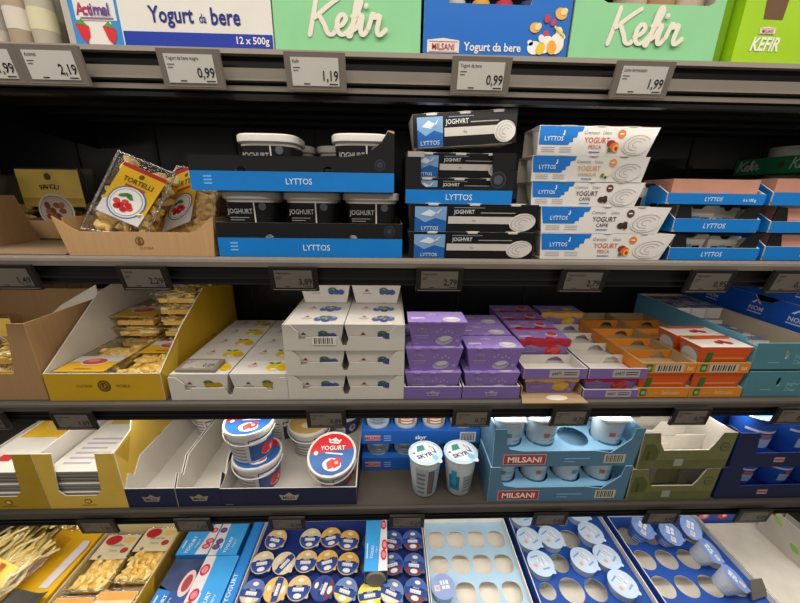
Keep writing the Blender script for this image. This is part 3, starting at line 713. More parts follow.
tray('tub_tray', 'lower of the two black and blue trays of yogurt tubs', w, .26, (x, Y2, S2), BLK, M('#7c7368'), hf=h0, hs=h0, group='black and blue tub trays', fholes=hole, pf=lambda b, fr, w: lyttos_front(b, fr, w, h0))
zlid = sh(300, 192, Y2 + .01, S2)
zt = zlid - .0955
for k, (px, lb) in enumerate(((250, 'left tub in the lower black and blue tray'), (310.5, 'middle tub in the lower black and blue tray'), (370.5, 'right tub in the lower black and blue tray'))):
    xx = ay(px, 210, Y2 + .02).x; L = 'black yogurt tub with white lid, ' + lb
    (TUB if k == 0 else None)
    if k == 0: TUB.location = (xx, Y2 + .068, S2 + zt); TUB['label'] = L
    else: clone(TUB, (xx, Y2 + .068 + (.002 if k == 1 else 0), S2 + zt), 0, L)
# block under the tubs (second layer of the tray floor)
z2 = S2 + zlid + .001; h1 = sh(290, 156, .69, z2)
x, w = xs(191, 394, 187, .69)
def pf(b, fr, w): lyttos_front(b, fr, w, h1)
hole = [ell(w*.25, h1*.55, .0095, .0105), ell(w*.675, h1*.55, .0105, .0115)]
hr_ = sh(386, 134, .69, z2)
TTR = tray('tub_tray', 'upper black and blue tray of yogurt tubs, its right corner torn up', w, .26, (x, .69, z2), BLK, M('#7c7368'), hf=h1, hs=h1, group='black and blue tub trays', fholes=hole, pf=pf, rz=-.01,
     front=[(0, 0), (w, 0), (w, hr_), (w - .012, hr_ + .004), (w - .024, h1 + .026), (w - .05, h1 + .006), (w - .09, h1), (0, h1)])
b = B(); fr = FRONT(w); b.panel(F(fr.p(w - .026, h1 + .024, -.0005), (1, 0, 0), (0, 0, 1)), [(0, 0), (.012, -.018), (.026, hr_ - h1 - .03), (.026, hr_ - h1 - .020), (.014, hr_ - h1 - .018)], .0035, kraft('#b79a78')); b.build('torn_edge', TTR)
for px, py, Y, lb in ((266, 133, .762, 'front left in the upper torn tray'), (361, 133, .762, 'front right in the upper torn tray, by the corner'), (288, 147, .885, 'back left in the upper torn tray'), (342, 149, .885, 'back middle in the upper torn tray')):
    p = ay(px, py, Y - .06); zz = z2 + .004 + max(0, min(.05, p.z - z2 - .0995)) if Y < .8 else z2 + .004
    clone(TUB, (ay(px, py + 8, Y - .04).x, Y, zz), 0, 'black yogurt tub with white lid, ' + lb)

# --- black sleeves and black display box
def black_front(b, fr, w, h, full=True):
    b.rect(fr, 0, w, 0, h, BLK, 1)
    b.rect(fr, w*.30, w*.88, h*.30, h*.56, M('#cfc9c3'), 2); b.rect(fr, w*.04, w*.285, .0, h*.9, M('#7fa9d6'), 2); b.decal(fr, [(w*.04, h*.02), (w*.285, h*.02), (w*.285, h*.4), (w*.2, h*.5), (w*.12, h*.34), (w*.04, h*.55)], M('#1d62b0'), 3)
    b.decal(fr, [(w*.08, h*.62), (w*.15, h*.8), (w*.22, h*.66), (w*.25, h*.86), (w*.17, h*.55)], M('#dfe6ee'), 3)
    b.text(fr, 'LYTTOS', w*.16, h*.07, h*.13, M('#dbe6f2'), 4, .004, sx=.95)
    b.text(fr, 'JOGHVRT', w*.42, h*.66, h*.14, M('#e2e0dc'), 5, .012, sx=.85); b.rect(fr, w*.55, w*.82, h*.68, h*.71, M('#a8a5a0'), 3); b.rect(fr, w*.34, w*.58, h*.86, h*.885, M('#7d96b5'), 3)
    b.text(fr, '4x', w*.5, h*.37, h*.1, M('#8a8580'), 3)
    swirl(b, fr, w*.885, h*.36, w*.105, h*.33, 4)
def black_pack(label, loc, w, h, d=.085, rot=None, rz=0, rims=(.18, .5, .82)):
    return sleeve('yogurt_sleeve', label, w, d, h, loc, M('#cdc8c0', .5), 'black and white yogurt sleeves', tx=.006, ty=.004, pf=lambda b, fr, w: black_front(b, fr, w, h), rims=rims, rz=rz, rot=rot, mtop=M('#2a2b30'))
x, w = xs(409, 534, 244, Y2); hA = sh(470, 232, Y2, S2) 
black_pack('bottom black sleeve with blue end, lying on the shelf left of the white sleeves', (x, Y2, S2), w, hA)
hB = sh(470, 204, Y2, S2) - hA
black_pack('second black sleeve from the shelf, below the black display box', (x, Y2 - .002, S2 + hA), w, hB, rz=.012)
zb = S2 + hA + hB; x, w = xs(405, 512, 200, Y2); hbx = sh(450, 152, Y2, zb)
q = lambda px, py: (ay(px, py, Y2).x - (x - w/2), ay(px, py, Y2).z - zb)
win = [q(424, 186), q(488, 186), (q(492, 180)[0], q(492, 180)[1]), q(492, 153), q(420, 153), q(420, 183)]
fo = [(0, 0), (w, 0), (w, hbx), q(493, 153), q(493, 184), q(489, 187), q(426, 187), q(421, 183), q(421, 153), (0, hbx*.99)]
def pf(b, fr, w):
    bl = sh(450, 190, Y2, zb); b.rect(fr, .001, w-.001, 0, bl, LB, 1); b.text(fr, 'LYTTOS', w*.5, bl*.28, bl*.42, M('#dbe6f2'), 2, .006, sx=.95)
    c = q(498, 180); b.disc(fr, c[0], c[1], .016, M('#3a3d46'), 1); b.disc(fr, c[0], c[1], .0135, M('#1a1b20'), 2); b.disc(fr, c[0], c[1], .009, M('#4a4d55'), 3)
    b.rect(fr, .004, .036, hbx*.9, hbx, M('#b9b4ac'), 1)
tray('display_box', 'black display box with a blue foot and open window, standing on two black sleeves', w, .19, (x, Y2, zb), BLK, BLK, hf=hbx, hs=hbx*.96, front=fo, pf=pf, cat='box')
hp = (hbx - .004)/2*1.0
for k, (zz, hh, lb) in enumerate(((.004, .066, 'lower black sleeve inside the black display box'), (.0705, .066, 'upper black sleeve inside the black display box'))):
    black_pack(lb, (x, Y2 + .006, zb + .0045 + (hbx*.46 + .002)*k), w - .014, hbx*.46, .08)
x, w = xs(412, 517, 135, Y2); hC = sh(460, 125, Y2, zb + hbx)
black_pack('loose black sleeve with white bowl print, tilted on top of the black display box', (x + .004, Y2 + .006, zb + hbx + .0135), w, .058, .085, rot=(0, -.075, .03))
x = ay(516, 150, .93).x
b = B(); b.box(-.06, .06, 0, .2, 0, .19, LB); b.rect(F((-.06, 0, 0)), .0, .12, .12, .19, M('#a9bfd8'), 1); b.rect(F((-.06, 0, 0)), 0, .12, .06, .11, BLK, 1); tag(b.build('display_box', None, (x, .93, S2)), 'blue box standing behind the black display box in the gap before the white sleeves', 'box')

# --- stack of white sleeves (open ends)
def white_sleeve(label, pts, zb_, Y, flavour, fcol, icon, badge):
    """pts: pixels tl tr br bl of the front face on plane Y"""
    tl, tr, br, bl = [ay(p[0], p[1], Y) for p in pts]; base = Vector(((bl.x + br.x)/2, Y, zb_))
    T = thing('yogurt_sleeve', label, 'yogurt pack', base, 0, 'white yogurt sleeves in one stack')
    xl, xrt, xrb, xlb = tl.x - base.x, tr.x - base.x, br.x - base.x, bl.x - base.x; h = tl.z - zb_; d = .078
    fr = F((xlb, 0, 0)); w = xrt - xlb; L = lambda v: v - xlb
    out = [(0, 0), (L(xrb), 0), (L(xrt), h), (L(xl), h)]
    b = B(); wm = M('#dedad6', .45, .03); b.panel(fr, out, .0012, wm, CARD)
    ub = M('#1372c8', .45, .03); x0, x1 = L(xl) + .001, w*.36
    b.decal(fr, [(.001, h*.36), (w*.25, h*.36), (w*.26, h*.46), (w*.285, h*.46), (w*.285, h*.6), (w*.315, h*.62), (w*.32, h*.8), (w*.355, h*.82), (w*.365, h*.985), (x0, h*.985)], ub, 1)
    b.text(fr, 'LYTTOS', w*.125, h*.5, h*.15, M('#e3ebf2'), 2, .006, sx=.9); b.ribbon(fr, [(w*.205, h*.84), (w*.205, h*.7), (w*.195, h*.72)], h*.04, M('#e3ebf2'), 2)
    for r_ in range(3):
        b.rect(fr, w*.03, w*.14, h*(.12 + .07*r_), h*(.145 + .07*r_), M('#a9a5a3'), 1); b.rect(fr, w*.18, w*.28, h*(.12 + .07*r_), h*(.145 + .07*r_), M('#a9a5a3'), 1)
    b.text(fr, 'Cremoso', w*.43, h*.73, h*.12, M('#5a5654'), 2, -.004, shear=.3, sx=.85); b.text(fr, 'Unico', w*.56, h*.73, h*.12, M('#5a5654'), 2, -.004, shear=.3, sx=.8)
    b.text(fr, 'YOGURT', w*.485, h*.45, h*.18, M(fcol), 2, .012, sx=.88); b.text(fr, flavour, w*.475, h*.25, h*.13, M(fcol), 2, .01, sx=.9)
    b.rect(fr, w*.43, w*.52, h*.12, h*.16, M('#4f87c0'), 2)
    b.disc(fr, w*.685, h*.76, h*.15, M(badge), 2); b.rect(fr, w*.67, w*.70, h*.74, h*.79, WHITE, 3)
    for k, (a, c, r_, m) in enumerate(icon): b.disc(fr, w*.64 + a*h, h*.3 + c*h, h*r_, M(m), 3 + k, h*r_*.8, rot=k*.6)
    swirl(b, fr, w*.82, h*.42, w*.125, h*.36, 3)
    b.build('front_panel', T)
    B().box(xlb + .001, xrb, .0012, d, 0, .0012, wm).box(xl + .001, xrt - .001, .0012, d, h - .0012, h, wm).box(xl + .0015, xrt - .012, d - .0012, d, 0, h, CARD).build('sleeve_wrap', T)
    for k in range(3):
        cx = xlb + .036 + k*(w - .06)/3*1.06
        B().lathe([(.024, .002), (.031, h*.5), (.033, h - .006), (.0355, h - .004), (.0355, h - .002)], M('#d5d1cc', .35)).build('yogurt_cup', T, (cx, d/2, 0), smooth=True)
        B().lathe([(.034, -.002), (.035, -.001), (.035, .0008), (.033, .0014)], M('#b8b4b0', .3)).build('cup_rim', T, (cx + .022, .0335, h), smooth=True)
    return T
PE = [(-.14, .12, .17, '#8e2f22'), (-.03, .02, .19, '#d8662a'), (.04, -.02, .14, '#efa24a'), (.05, -.03, .07, '#8a3f1c'), (-.2, -.08, .08, '#3f6a35')]
VA = [(-.1, .0, .1, '#e8d9a2'), (.05, .06, .12, '#ece0b0'), (-.16, -.02, .08, '#5a7a30'), (-.02, -.1, .06, '#3f4a24')]
CA = [(-.08, .0, .15, '#3d2a22'), (.06, .06, .12, '#4a3328'), (.1, -.04, .1, '#33221c')]
ST = [(((541, 233), (676, 233), (659, 256.5), (540, 257)), 'PESCA', '#c9582a', PE, '#d97a2c', 'bottom white sleeve with peach print, lying on the shelf'),
      (((541, 206), (672, 207), (657, 232), (541, 232)), 'CAFFE', '#4a3028', CA, '#5a3a2a', 'second white sleeve from the bottom of the stack, coffee bean print'),
      (((532, 181), (646, 183), (634, 205), (531, 205)), 'CAFFE', '#4a3028', CA, '#5a3a2a', 'middle white sleeve of the five, coffee bean print, set further left'),
      (((533, 155), (651, 156), (641, 181), (531, 181)), 'VANIGLIA', '#cf9a5a', VA, '#dc9a4a', 'white sleeve with vanilla print, second from the top of the stack'),
      (((540, 125), (661, 128), (646, 155), (537, 154)), 'PESCA', '#c9582a', PE, '#d97a2c', 'topmost white sleeve with peach print, against the black back wall')]
zz = S2
for pts, fl, fc, ic, bd, lb in ST:
    white_sleeve(lb, pts, zz, Y2 + .002, fl, fc, ic, bd); zz = ay(pts[0][0], (pts[0][1] + pts[1][1])/2, Y2 + .002).z + .0006

# --- blue trays at the right of the second shelf
SAL = M('#d39a84', .5, .06)
def blue_tray(label, pa, pb, py0, py1, Y, z, d=.19, txt=True, extra=None, ends=True):
    x, w = xs(pa, pb, py0, Y); h = ay((pa+pb)/2, py1, Y).z - z
    def pf(b, fr, w):
        if txt: b.text(fr, 'LYTTOS', w*.47, h*.3, h*.36, M('#dbe6f2'), 1, .006, sx=.95, shear=.15)
        if extra: b.text(fr, extra, w*.84, h*.3, h*.26, M('#dbe6f2'), 1, .02, sx=.9)
    def ps(b, fr, d): pass
    T = tray('yogurt_tray', label, w, d, (x, Y, z), LB, CARD, hf=h, hs=h*1.6, hb=.04, group='blue printed yogurt trays', pf=pf, me=CARD, front=[(.006, 0), (w - .006, 0), (w, h*.25), (w, h), (0, h), (0, h*.25)], side=[(0, 0), (d - .006, 0), (d - .006, h*1.7), (.03, h*1.7), (.0, h)])
    if ends:
        b = B(); b.panel(F((-w/2 + .004, .0035, h)), [(0, 0), (.034, 0), (.026, .028), (.004, .03)], .002, BLK); b.build('black_flap', T)
        b = B(); b.panel(F((w/2 - .045, .0035, h)), [(0, 0), (.04, 0), (.041, .03), (.018, .03)], .002, BLK); b.build('black_flap', T)
    return T, x, w, h
def salmon_pack(label, x, w, Y, z, h, d=.085, rz=0, holes=True):
    def pf(b, fr, w):
        b.rect(fr, 0, w, 0, h, SAL, 1)
        if holes:
            for q in (.3, .62): b.disc(fr, w*q, h*.25, .016, M('#a9b4c4', .3), 2, .010); b.disc(fr, w*q, h*.25, .012, M('#8694ad', .3), 3, .006)
    return sleeve('yogurt_sleeve', label, w, d, h, (x, Y, z), SAL, 'salmon pink yogurt sleeves', tx=.004, ty=.002, pf=pf, rims=(), rz=rz)
def notch_tub(label, x, Y, z, w=.10, h=.06, rz=0):
    T = thing('yogurt_tub', label, 'yogurt tub', (x, Y, z), rz, 'white tubs with a black notch')
    b = B(); b.hexa([(-w*.4, .006, 0), (w*.4, .006, 0), (w*.4, w*.6, 0), (-w*.4, w*.6, 0), (-w*.48, 0, h*.85), (w*.48, 0, h*.85), (w*.48, w*.66, h*.85), (-w*.48, w*.66, h*.85)], M('#d8d3cc', .4))
    fr = F((-w*.44, .002, 0), (1, 0, 0), Vector((0, -.06, 1)))
    b.rect(fr, w*.1, w*.3, h*.12, h*.5, BLK, 2); b.rect(fr, w*.34, w*.55, h*.12, h*.55, M('#4f8cc8'), 2); b.rect(fr, w*.58, w*.78, h*.12, h*.5, BLK, 2); b.build('tub', T)
    b = B(); b.box(-w*.5, w*.5, -.002, w*.68, h*.85, h, M('#d8d3cc', .4)); fr = F((-w*.5, -.002, h*.85)); b.decal(fr, [(w*.32, h*.15), (w*.40, 0), (w*.58, 0), (w*.68, h*.15)], BLK, 1); b.decal(F((-w*.5, -.002, h), (1, 0, 0), (0, 1, 0)), [(w*.3, 0), (w*.7, 0), (w*.6, w*.2), (w*.4, w*.2)], BLK, 1)
    b.build('lid', T); return T
Y5 = .705
T1, x1, w1, h1b = blue_tray('bottom blue tray of the left blue tray stack on the second shelf', 668, 757, 258, 248, Y5, S2)
notch_tub('white tub with a black notch, left one in the bottom blue tray', x1 - .038, Y5 + .03, S2 + .0036, .085, .048); notch_tub('white tub with a black notch, right one in the bottom blue tray', x1 + .043, Y5 + .03, S2 + .0036, .072, .045)
zA = ay(715, 232.5, Y5).z + .0005; T2, x2, w2, h2b = blue_tray('middle blue tray of the left blue tray stack on the second shelf', 672, 757, 232, 219, Y5, zA)
notch_tub('white tub with a black notch, left one in the middle blue tray', x2 - .025, Y5 + .03, zA + .0036, .095, .05); notch_tub('plain white tub, right one in the middle blue tray', x2 + .052, Y5 + .04, zA + .0036, .055, .046)
zB = ay(715, 205, Y5).z + .001; T3, x3, w3, h3b = blue_tray('top blue tray of the left blue tray stack, reading 6 x 100 g', 666, 764, 204, 193.5, Y5, zB, extra='6 x 100 g', ends=False)
salmon_pack('long salmon pink sleeve lying in the top blue tray', x3, w3 - .024, Y5 + .009, zB + .0036, ay(720, 181, Y5).z - zB)
notch_tub('white tub with a black notch standing between white sleeves and blue trays', ay(654, 190, .765).x - .012, .765, S2 + .1005, .08, .056)
b = B(); x9 = ay(655, 215, .75).x; b.box(-.04, .004, 0, .14, 0, .1, BLK); b.rect(F((-.04, 0, 0)), .004, .04, .0, .02, LB, 1); b.rect(F((-.04, 0, 0)), .004, .04, .05, .07, LB, 1); tag(b.build('display_box', None, (x9 + .002, .765, S2)), 'narrow black box with blue stripes between white sleeves and blue trays', 'box')
R1, xr1, wr1, hr1 = blue_tray('bottom blue tray of the right-hand stack, cut by the photo edge', 762, 862, 259, 247, Y5 + .004, S2)
salmon_pack('salmon pink sleeve in the bottom blue tray at the right edge', xr1, wr1 - .03, Y5 + .014, S2 + .0036, .052)
zA2 = ay(780, 233, Y5).z; R2, xr2, wr2, hr2 = blue_tray('middle blue tray of the right-hand stack, cut by the photo edge', 768, 870, 233, 222, Y5 + .004, zA2)
salmon_pack('salmon pink sleeve in the middle blue tray at the right edge', xr2, wr2 - .03, Y5 + .014, zA2 + .0036, .052)
zB2 = ay(780, 206, Y5).z + .001; R3, xr3, wr3, hr3 = blue_tray('top blue tray of the right-hand stack, cut by the photo edge', 770, 872, 206, 193, Y5 + .004, zB2, ends=False)
salmon_pack('salmon pink sleeve in the top blue tray at the right edge', xr3, wr3 - .02, Y5 + .014, zB2 + .0036, .05)
# green case running along the right side, on white tubs
GR = M('#2a9460', .5, .05)
def axp3(px, py, X): d = ray(px, py); return Vector((0, 0, H)) + d * (X / d.x)
GX = 1.040; g0 = axp3(732, 176, GX); g1 = axp3(735, 161, GX); gz = g0.z; hg = g1.z - g0.z; gd = .40; gy = g0.y - gd; gw = .24
T = thing('shelf_carton', 'dark green case with script lettering high at the right end of the second shelf', 'carton', (GX + gw/2, gy, gz))
b = B(); fr = LEFT(gw, gd); b.panel(fr, R4(gd, hg), .003, GR)
for u in (.012, .150, .288): kefir_script(b, fr, u, hg*.26, hg*.60, M('#dfe8dc'))
for u in (.128, .266): b.disc(fr, u, hg*.5, hg*.2, M('#6b5238'), 1)
b.build('side_panel', T); B().panel(RIGHT(gw), R4(gd, hg), .003, GR).build('side_panel', T)
B().panel(FRONT(gw), R4(gw, hg), .003, GR).build('front_panel', T); B().panel(F((gw/2, gd, 0), (-1, 0, 0)), R4(gw, hg), .003, GR).build('back_panel', T); B().box(-gw/2 + .003, gw/2 - .003, .003, gd - .003, 0, .003, GR).build('base', T)
ht2 = (gz - S2 - .003)/2
for k in range(3):
    for lv in range(2):
        cup('yogurt_tub', '%s white tub under the dark green case, %s level' % (('nearest', 'middle', 'farthest')[k], ('lower', 'upper')[lv]), .050, .042, ht2 - .001, (GX + .07, gy + .08 + k*.115, S2 + .0004 + lv*(ht2 + .0008)), M('#cfcac2', .4), M('#d8d4cd', .4), group='white tubs under the green case', tab=False)
    cup('yogurt_tub', '%s white tub standing in the dark green case' % ('nearest', 'middle', 'farthest')[k], .046, .040, hg + .022, (GX + .06, gy + .08 + k*.115, gz + .0038), M('#cfcac2', .4), M('#d8d4cd', .4), group='white tubs in the green case', tab=False)

# ============================================================ third shelf
def axp(px, py, X): d = ray(px, py); return Vector((0, 0, H)) + d * (X / d.x)
YBOX = M('#bd951a', .5, .04); YIN = M('#bdb6a8', .7, .04); GREYIN = M('#cfc9be', .75, .04)
# --- brown open box at the far left with pasta packs
kx = -.824; kh = .197
fo = [(0, 0), (.46, 0), (.46, kh), (.422, kh), (.40, .07), (.06, .07), (.04, kh), (0, kh)]
tray('display_box', 'plain brown open-fronted box of pasta packs at the left end of the third shelf', .46, .30, (kx - .23, .73, S3), kraft('#9c7a52'), kraft('#a8855c'), hf=kh, hs=kh, hb=kh, front=fo,
     side=[(0, 0), (.294, 0), (.294, kh*1.0), (.0, kh)], cat='box')
b = B(); xb = ay(44, 300, 1.16).x; b.box(xb, xb + .17, 0, .012, 0, .28, kraft('#7d6243'))
for k in range(3): b.box(xb + .03 + k*.05, xb + .032 + k*.05, -.001, 0, 0, .28, kraft('#5c4630'))
tag(b.build('cardboard_box', None, (0, 1.17, S3)), 'dark brown cardboard sheet leaning on the back wall behind the yellow box', 'cardboard')
# --- flat clear pasta pack
def pasta_pack(label, w, d, h, loc, lab=(0.0, .5), kind='yellow', seed=1, n=70, rz=0, rot=None):
    T = thing('pasta_pack', label, 'pasta pack', loc, rz, 'flat clear packs of fresh pasta', rot)
    b = B(); fm = film('pack_plastic', '#fdf9ee', .05, .12)
    b.hexa([(-w*.44, d*.04, 0), (w*.44, d*.04, 0), (w*.44, d*.96, 0), (-w*.44, d*.96, 0), (-w/2, 0, h), (w/2, 0, h), (w/2, d, h), (-w/2, d, h)], fm)
    for p, q in (((-w/2, 0), (w/2, 0)), ((w/2, 0), (w/2, d)), ((w/2, d), (-w/2, d)), ((-w/2, d), (-w/2, 0))): b.tube([(p[0], p[1], h), (q[0], q[1], h)], .0016, film('rim_plastic', '#ffffff', .55, .15), 5)
    b.build('plastic_tray', T)
    pb_ = pasta_bits(int(n*1.5), -w*.41, w*.41, d*.07, d*.93, h*.35, h - .007, .0095, seed)
    pb_.box(-w*.41, w*.41, d*.07, d*.93, .002, h*.5, M('#e8c670', 0.5, 0.10))
    tag(pb_.build('pasta', T, smooth=True), None, None, kind='stuff')
    if lab:
        b = B(); fr = F((-w/2, 0, h + .0015), (1, 0, 0), (0, 1, 0)); y0, y1 = d*lab[0], d*lab[1]
        b.panel(fr, [(.003, y0), (w-.003, y0), (w-.003, y1), (.003, y1)], .0008, M('#d9a81e', .45, .06)); ym = y0 + (y1-y0)*.62
        b.rect(fr, .003, w-.003, ym, y1, M('#c9c6c8', .4), 1)
        b.disc(fr, w*.5, ym, w*.26, M('#d8d4d0'), 2, (y1-y0)*.24); b.disc(fr, w*.5, ym, w*.235, M('#b84a38'), 3, (y1-y0)*.2); b.disc(fr, w*.46, ym + .004, w*.12, M('#d9836a'), 4, (y1-y0)*.1)
        b.text(fr, 'RAVIOLI', w*.5, y0 + (y1-y0)*.12, .0075, M('#5d4713'), 2, .01)
        b.build('printed_label', T)
    return T
for k, (dx, dy, dz, lb) in enumerate(((-.10, .10, .003, 'lowest pasta pack in the plain brown box'), (-.10, .10, .040, 'middle pasta pack in the plain brown box'), (-.10, .10, .077, 'upper front pasta pack in the plain brown box'))):
    pasta_pack('clear pasta pack, ' + lb, .13, .17, .034, (kx - .09, .75, S3 + dz + .001), (.3, .8) if k == 2 else None, seed=60 + k, n=45)
pasta_bag('pasta_bag', 'yellow pasta bag standing at the back of the plain brown box', .12, .13, .05, (ay(2, 320, .98).x + .005, .972, S3 + .006), seed=66)
bag_label(COL.objects.get('pasta_bag') or bpy.data.objects['pasta_bag'], .12, .13, -.028, 'ravioli')
# --- yellow pasta box
yx0, yx1 = -.815, -.545; w = yx1 - yx0; yd = .42
tp = [axp(px, py, yx1) for px, py in ((181, 326), (203, 288), (215, 286))]
prof_r = [(0, 0), (yd, 0), (yd, .19)] + [(p.y - Y3 - .003, p.z - S3) for p in reversed(tp)] + [(0, .073)]
tl = axp(97, 292, yx0)
prof_l = [(0, 0), (yd, 0), (yd, .2), (tl.y - Y3 + .05, tl.z - S3 + .01), (tl.y - Y3, tl.z - S3), (0, .073)]
def pf(b, fr, w):
    m = M('#4f3c12'); b.disc(fr, w*.5, .04, .0155, m, 1); b.disc(fr, w*.5, .04, .012, M('#8a6d1c'), 2); b.disc(fr, w*.5, .04, .0095, m, 3)
    b.text(fr, 'LF', w*.5, .0345, .010, M('#b08f2a'), 4, .01); b.text(fr, 'CUCINA', w*.33, .0365, .0075, m, 1, sx=.9); b.text(fr, 'NOBILE', w*.665, .0365, .0075, m, 1, sx=.9)
def ps(b, fr, d):
    m = M('#7d6416'); b.disc(fr, .25, .05, .017, m, 1); b.disc(fr, .25, .05, .013, YBOX, 2); b.text(fr, 'CUCINA', .18, .045, .010, m, 1); b.text(fr, 'NOBILE', .32, .045, .010, m, 1)
    b.decal(fr, [(0.002, .072), (.05, .02), (.09, .13)], M('#d8b53a', .5), 1)
tray('pasta_box', 'large yellow pasta box with tall sloping side walls and dark round emblem', w, yd, ((yx0+yx1)/2, Y3, S3), YBOX, GREYIN, hf=.073, hs=.2, hb=.2, side=prof_r, left=prof_l, pf=pf, ps=ps, cat='box')
b = B(); xa = ay(47, 318, .93).x; b.panel(F((xa, .93, S3)), [(0, 0), (yx0 - xa - .004, 0), (yx0 - xa - .004, .235), (.05, ay(70, 305, .93).z - S3), (0, ay(50, 318, .93).z - S3)], .003, M('#cdc8be', .7)); tag(b.build('cardboard_sheet'), 'white cardboard flap standing between the brown box and the yellow pasta box', 'cardboard')
pw = .1245; xs_ = ((yx0+yx1)/2 - .0655, (yx0+yx1)/2 + .0655)
rows = [(xs_[0], .735, [None, None]), (xs_[1], .735, [None, None])]
names = {0: 'left', 1: 'right'}
for c in (0, 1):
    for k in range(2):
        pasta_pack('clear pasta pack lying in the yellow box, front %s, %s' % (names[c], 'on top, yellow label showing' if k else 'underneath'), pw, .185, .031, (xs_[c], .735, S3 + .004 + k*.0345), None if not k else ((.02, .46) if c == 0 else (.56, .98)), seed=70 + c*5 + k, n=75 if k else 30)
    nlev = 4 if c == 0 else 6
    for k in range(nlev):
        top = k == nlev - 1
        pasta_pack('clear pasta pack in the yellow box, back %s stack, %s' % (names[c], 'topmost' if top else ('lowest', 'second from the bottom', 'third from the bottom', 'fourth from the bottom', 'fifth from the bottom')[k]), pw, .185, .031, (xs_[c], .932, S3 + .004 + k*.0345), (.0, .5) if top and c == 0 else None, seed=80 + c*8 + k, n=60 if k > 1 else 20)
# --- white sleeves with fruit print
WS = M('#cfcac3', .5, .03)
def fruit_top(kind):
    def pt(b, fr, w):
        d = .072
        b.rect(fr, w*.22, w*.40, d*.52, d*.58, M('#b3908c'), 1); b.rect(fr, w*.26, w*.36, d*.42, d*.46, M('#b5b0aa'), 1); b.decal(fr, [(w*.26, d*.66), (w*.36, d*.66), (w*.31, d*.82)], M('#8a4a52'), 1)
        if kind == 'lemon':
            for k, (a, c) in enumerate(((.66, .46), (.80, .58), (.87, .42))): b.disc(fr, w*a, d*c, w*.095, M(('#d8b40e', '#e0c01c', '#cfa80c')[k], .5, .1), 1 + k, d*.2, rot=.4)
            for k, a in enumerate((.62, .74)): b.disc(fr, w*a, d*.74, w*.055, M('#66803a'), 5, d*.06, rot=-.5 + k)
            b.disc(fr, w*.72, d*.3, w*.05, M('#e6dfae'), 5, d*.07)
        else:
            for k, (a, c) in enumerate(((.52, .48), (.66, .40), (.78, .52))): b.disc(fr, w*a, d*c, w*.075, M(('#4c5a98', '#3f4c88', '#5a68a4')[k], .5, .15), 1 + k, d*.2); b.disc(fr, w*a + w*.01, d*c + d*.05, w*.03, M('#8d99c4'), 5, d*.07)
            for k, a in enumerate((.59, .70)): b.disc(fr, w*a, d*.68, w*.06, M('#62804a'), 6, d*.08, rot=.6 - k*1.2)
    return pt
def fruit_front(kind, h):
    def pf(b, fr, w):
        b.decal(fr, [(w*.26, h*.55), (w*.36, h*.55), (w*.31, h*.68)], M('#7d3b44'), 1); b.rect(fr, w*.22, w*.40, h*.44, h*.48, M('#9a8a86'), 1)
        m = '#a98c1a' if kind == 'lemon' else '#46538a'
        for k, a in enumerate((.62, .72, .81)): b.disc(fr, w*a, h*.52, w*.065, M(m), 1 + k, h*.13)
        for k, a in enumerate((.60, .68)): b.disc(fr, w*a, h*.68, w*.05, M('#3f6a35'), 5, h*.05, rot=.5 - k)
    return pf
def slot_tray(label, xc, w, d, z, Y=Y3, h=.062, group='white slotted trays', rz=0):
    a = .036; fo = [(0, 0), (w, 0), (w, h), (w - .018, h*.98), (w - a, h*.72), (w - a - .002, h*.36), (w*.5 + .036, h*.36), (w*.5 + .035, h*.56), (w*.5 + .006, h*.58), (w*.5, h*.34), (w*.5 - .006, h*.58), (w*.5 - .035, h*.56)]
    fo = [(0, 0), (w, 0), (w, h), (w - .018, h*.98), (w - a, h*.70), (w - a, h*.42), (w - a - .012, h*.42), (w - a - .016, h*.52), (w*.5 + .012, h*.54), (w*.5 + .004, h*.2), (w*.5 - .004, h*.2), (w*.5 - .012, h*.54), (a + .016, h*.52), (a + .012, h*.42), (a, h*.42), (a, h*.70), (.018, h*.98), (0, h)]
    return tray('yogurt_tray', label, w, d, (xc, Y, z), M('#c4bfb6', .65, .03), M('#b9b3a8', .7), hf=h, hs=h, hb=h, front=fo, group=group, rz=rz)
sw, sd, sh_ = .137, .072, .064
xl0, xl1 = -.4575, -.317
slot_tray('white slotted tray holding ten lemon yogurt sleeves', (xl0 + xl1)/2, .283, .375, S3)
ORD = ('front', 'second from front', 'middle', 'fourth from front', 'back')
LEM = None
for c, xc in enumerate((xl0, xl1)):
    for k in range(5):
        lb = 'white lemon yogurt sleeve, %s one in the %s column' % (ORD[k], ('left', 'right')[c]); loc = (xc, Y3 + .005 + k*.0735, S3 + .004)
        if LEM is None: LEM = sleeve('yogurt_sleeve', lb, sw, sd, sh_, loc, WS, 'lemon yogurt sleeves', pf=fruit_front('lemon', sh_), pt=fruit_top('lemon'), tx=.012, rims=())
        else: clone(LEM, loc, 0, lb)
p0 = az(172, 372, S3 + .072); p1 = az(212, 374, S3 + .072)
price_tag(0, 0, 0, 0, 'Yogurt', '0,89', 'loose price label lying on top of the front lemon yogurt sleeve', BEZ, M('#a39d94', .4), loc=(-.468, .79, S3 + .0785), rot=(-1.50, 0, -.02))
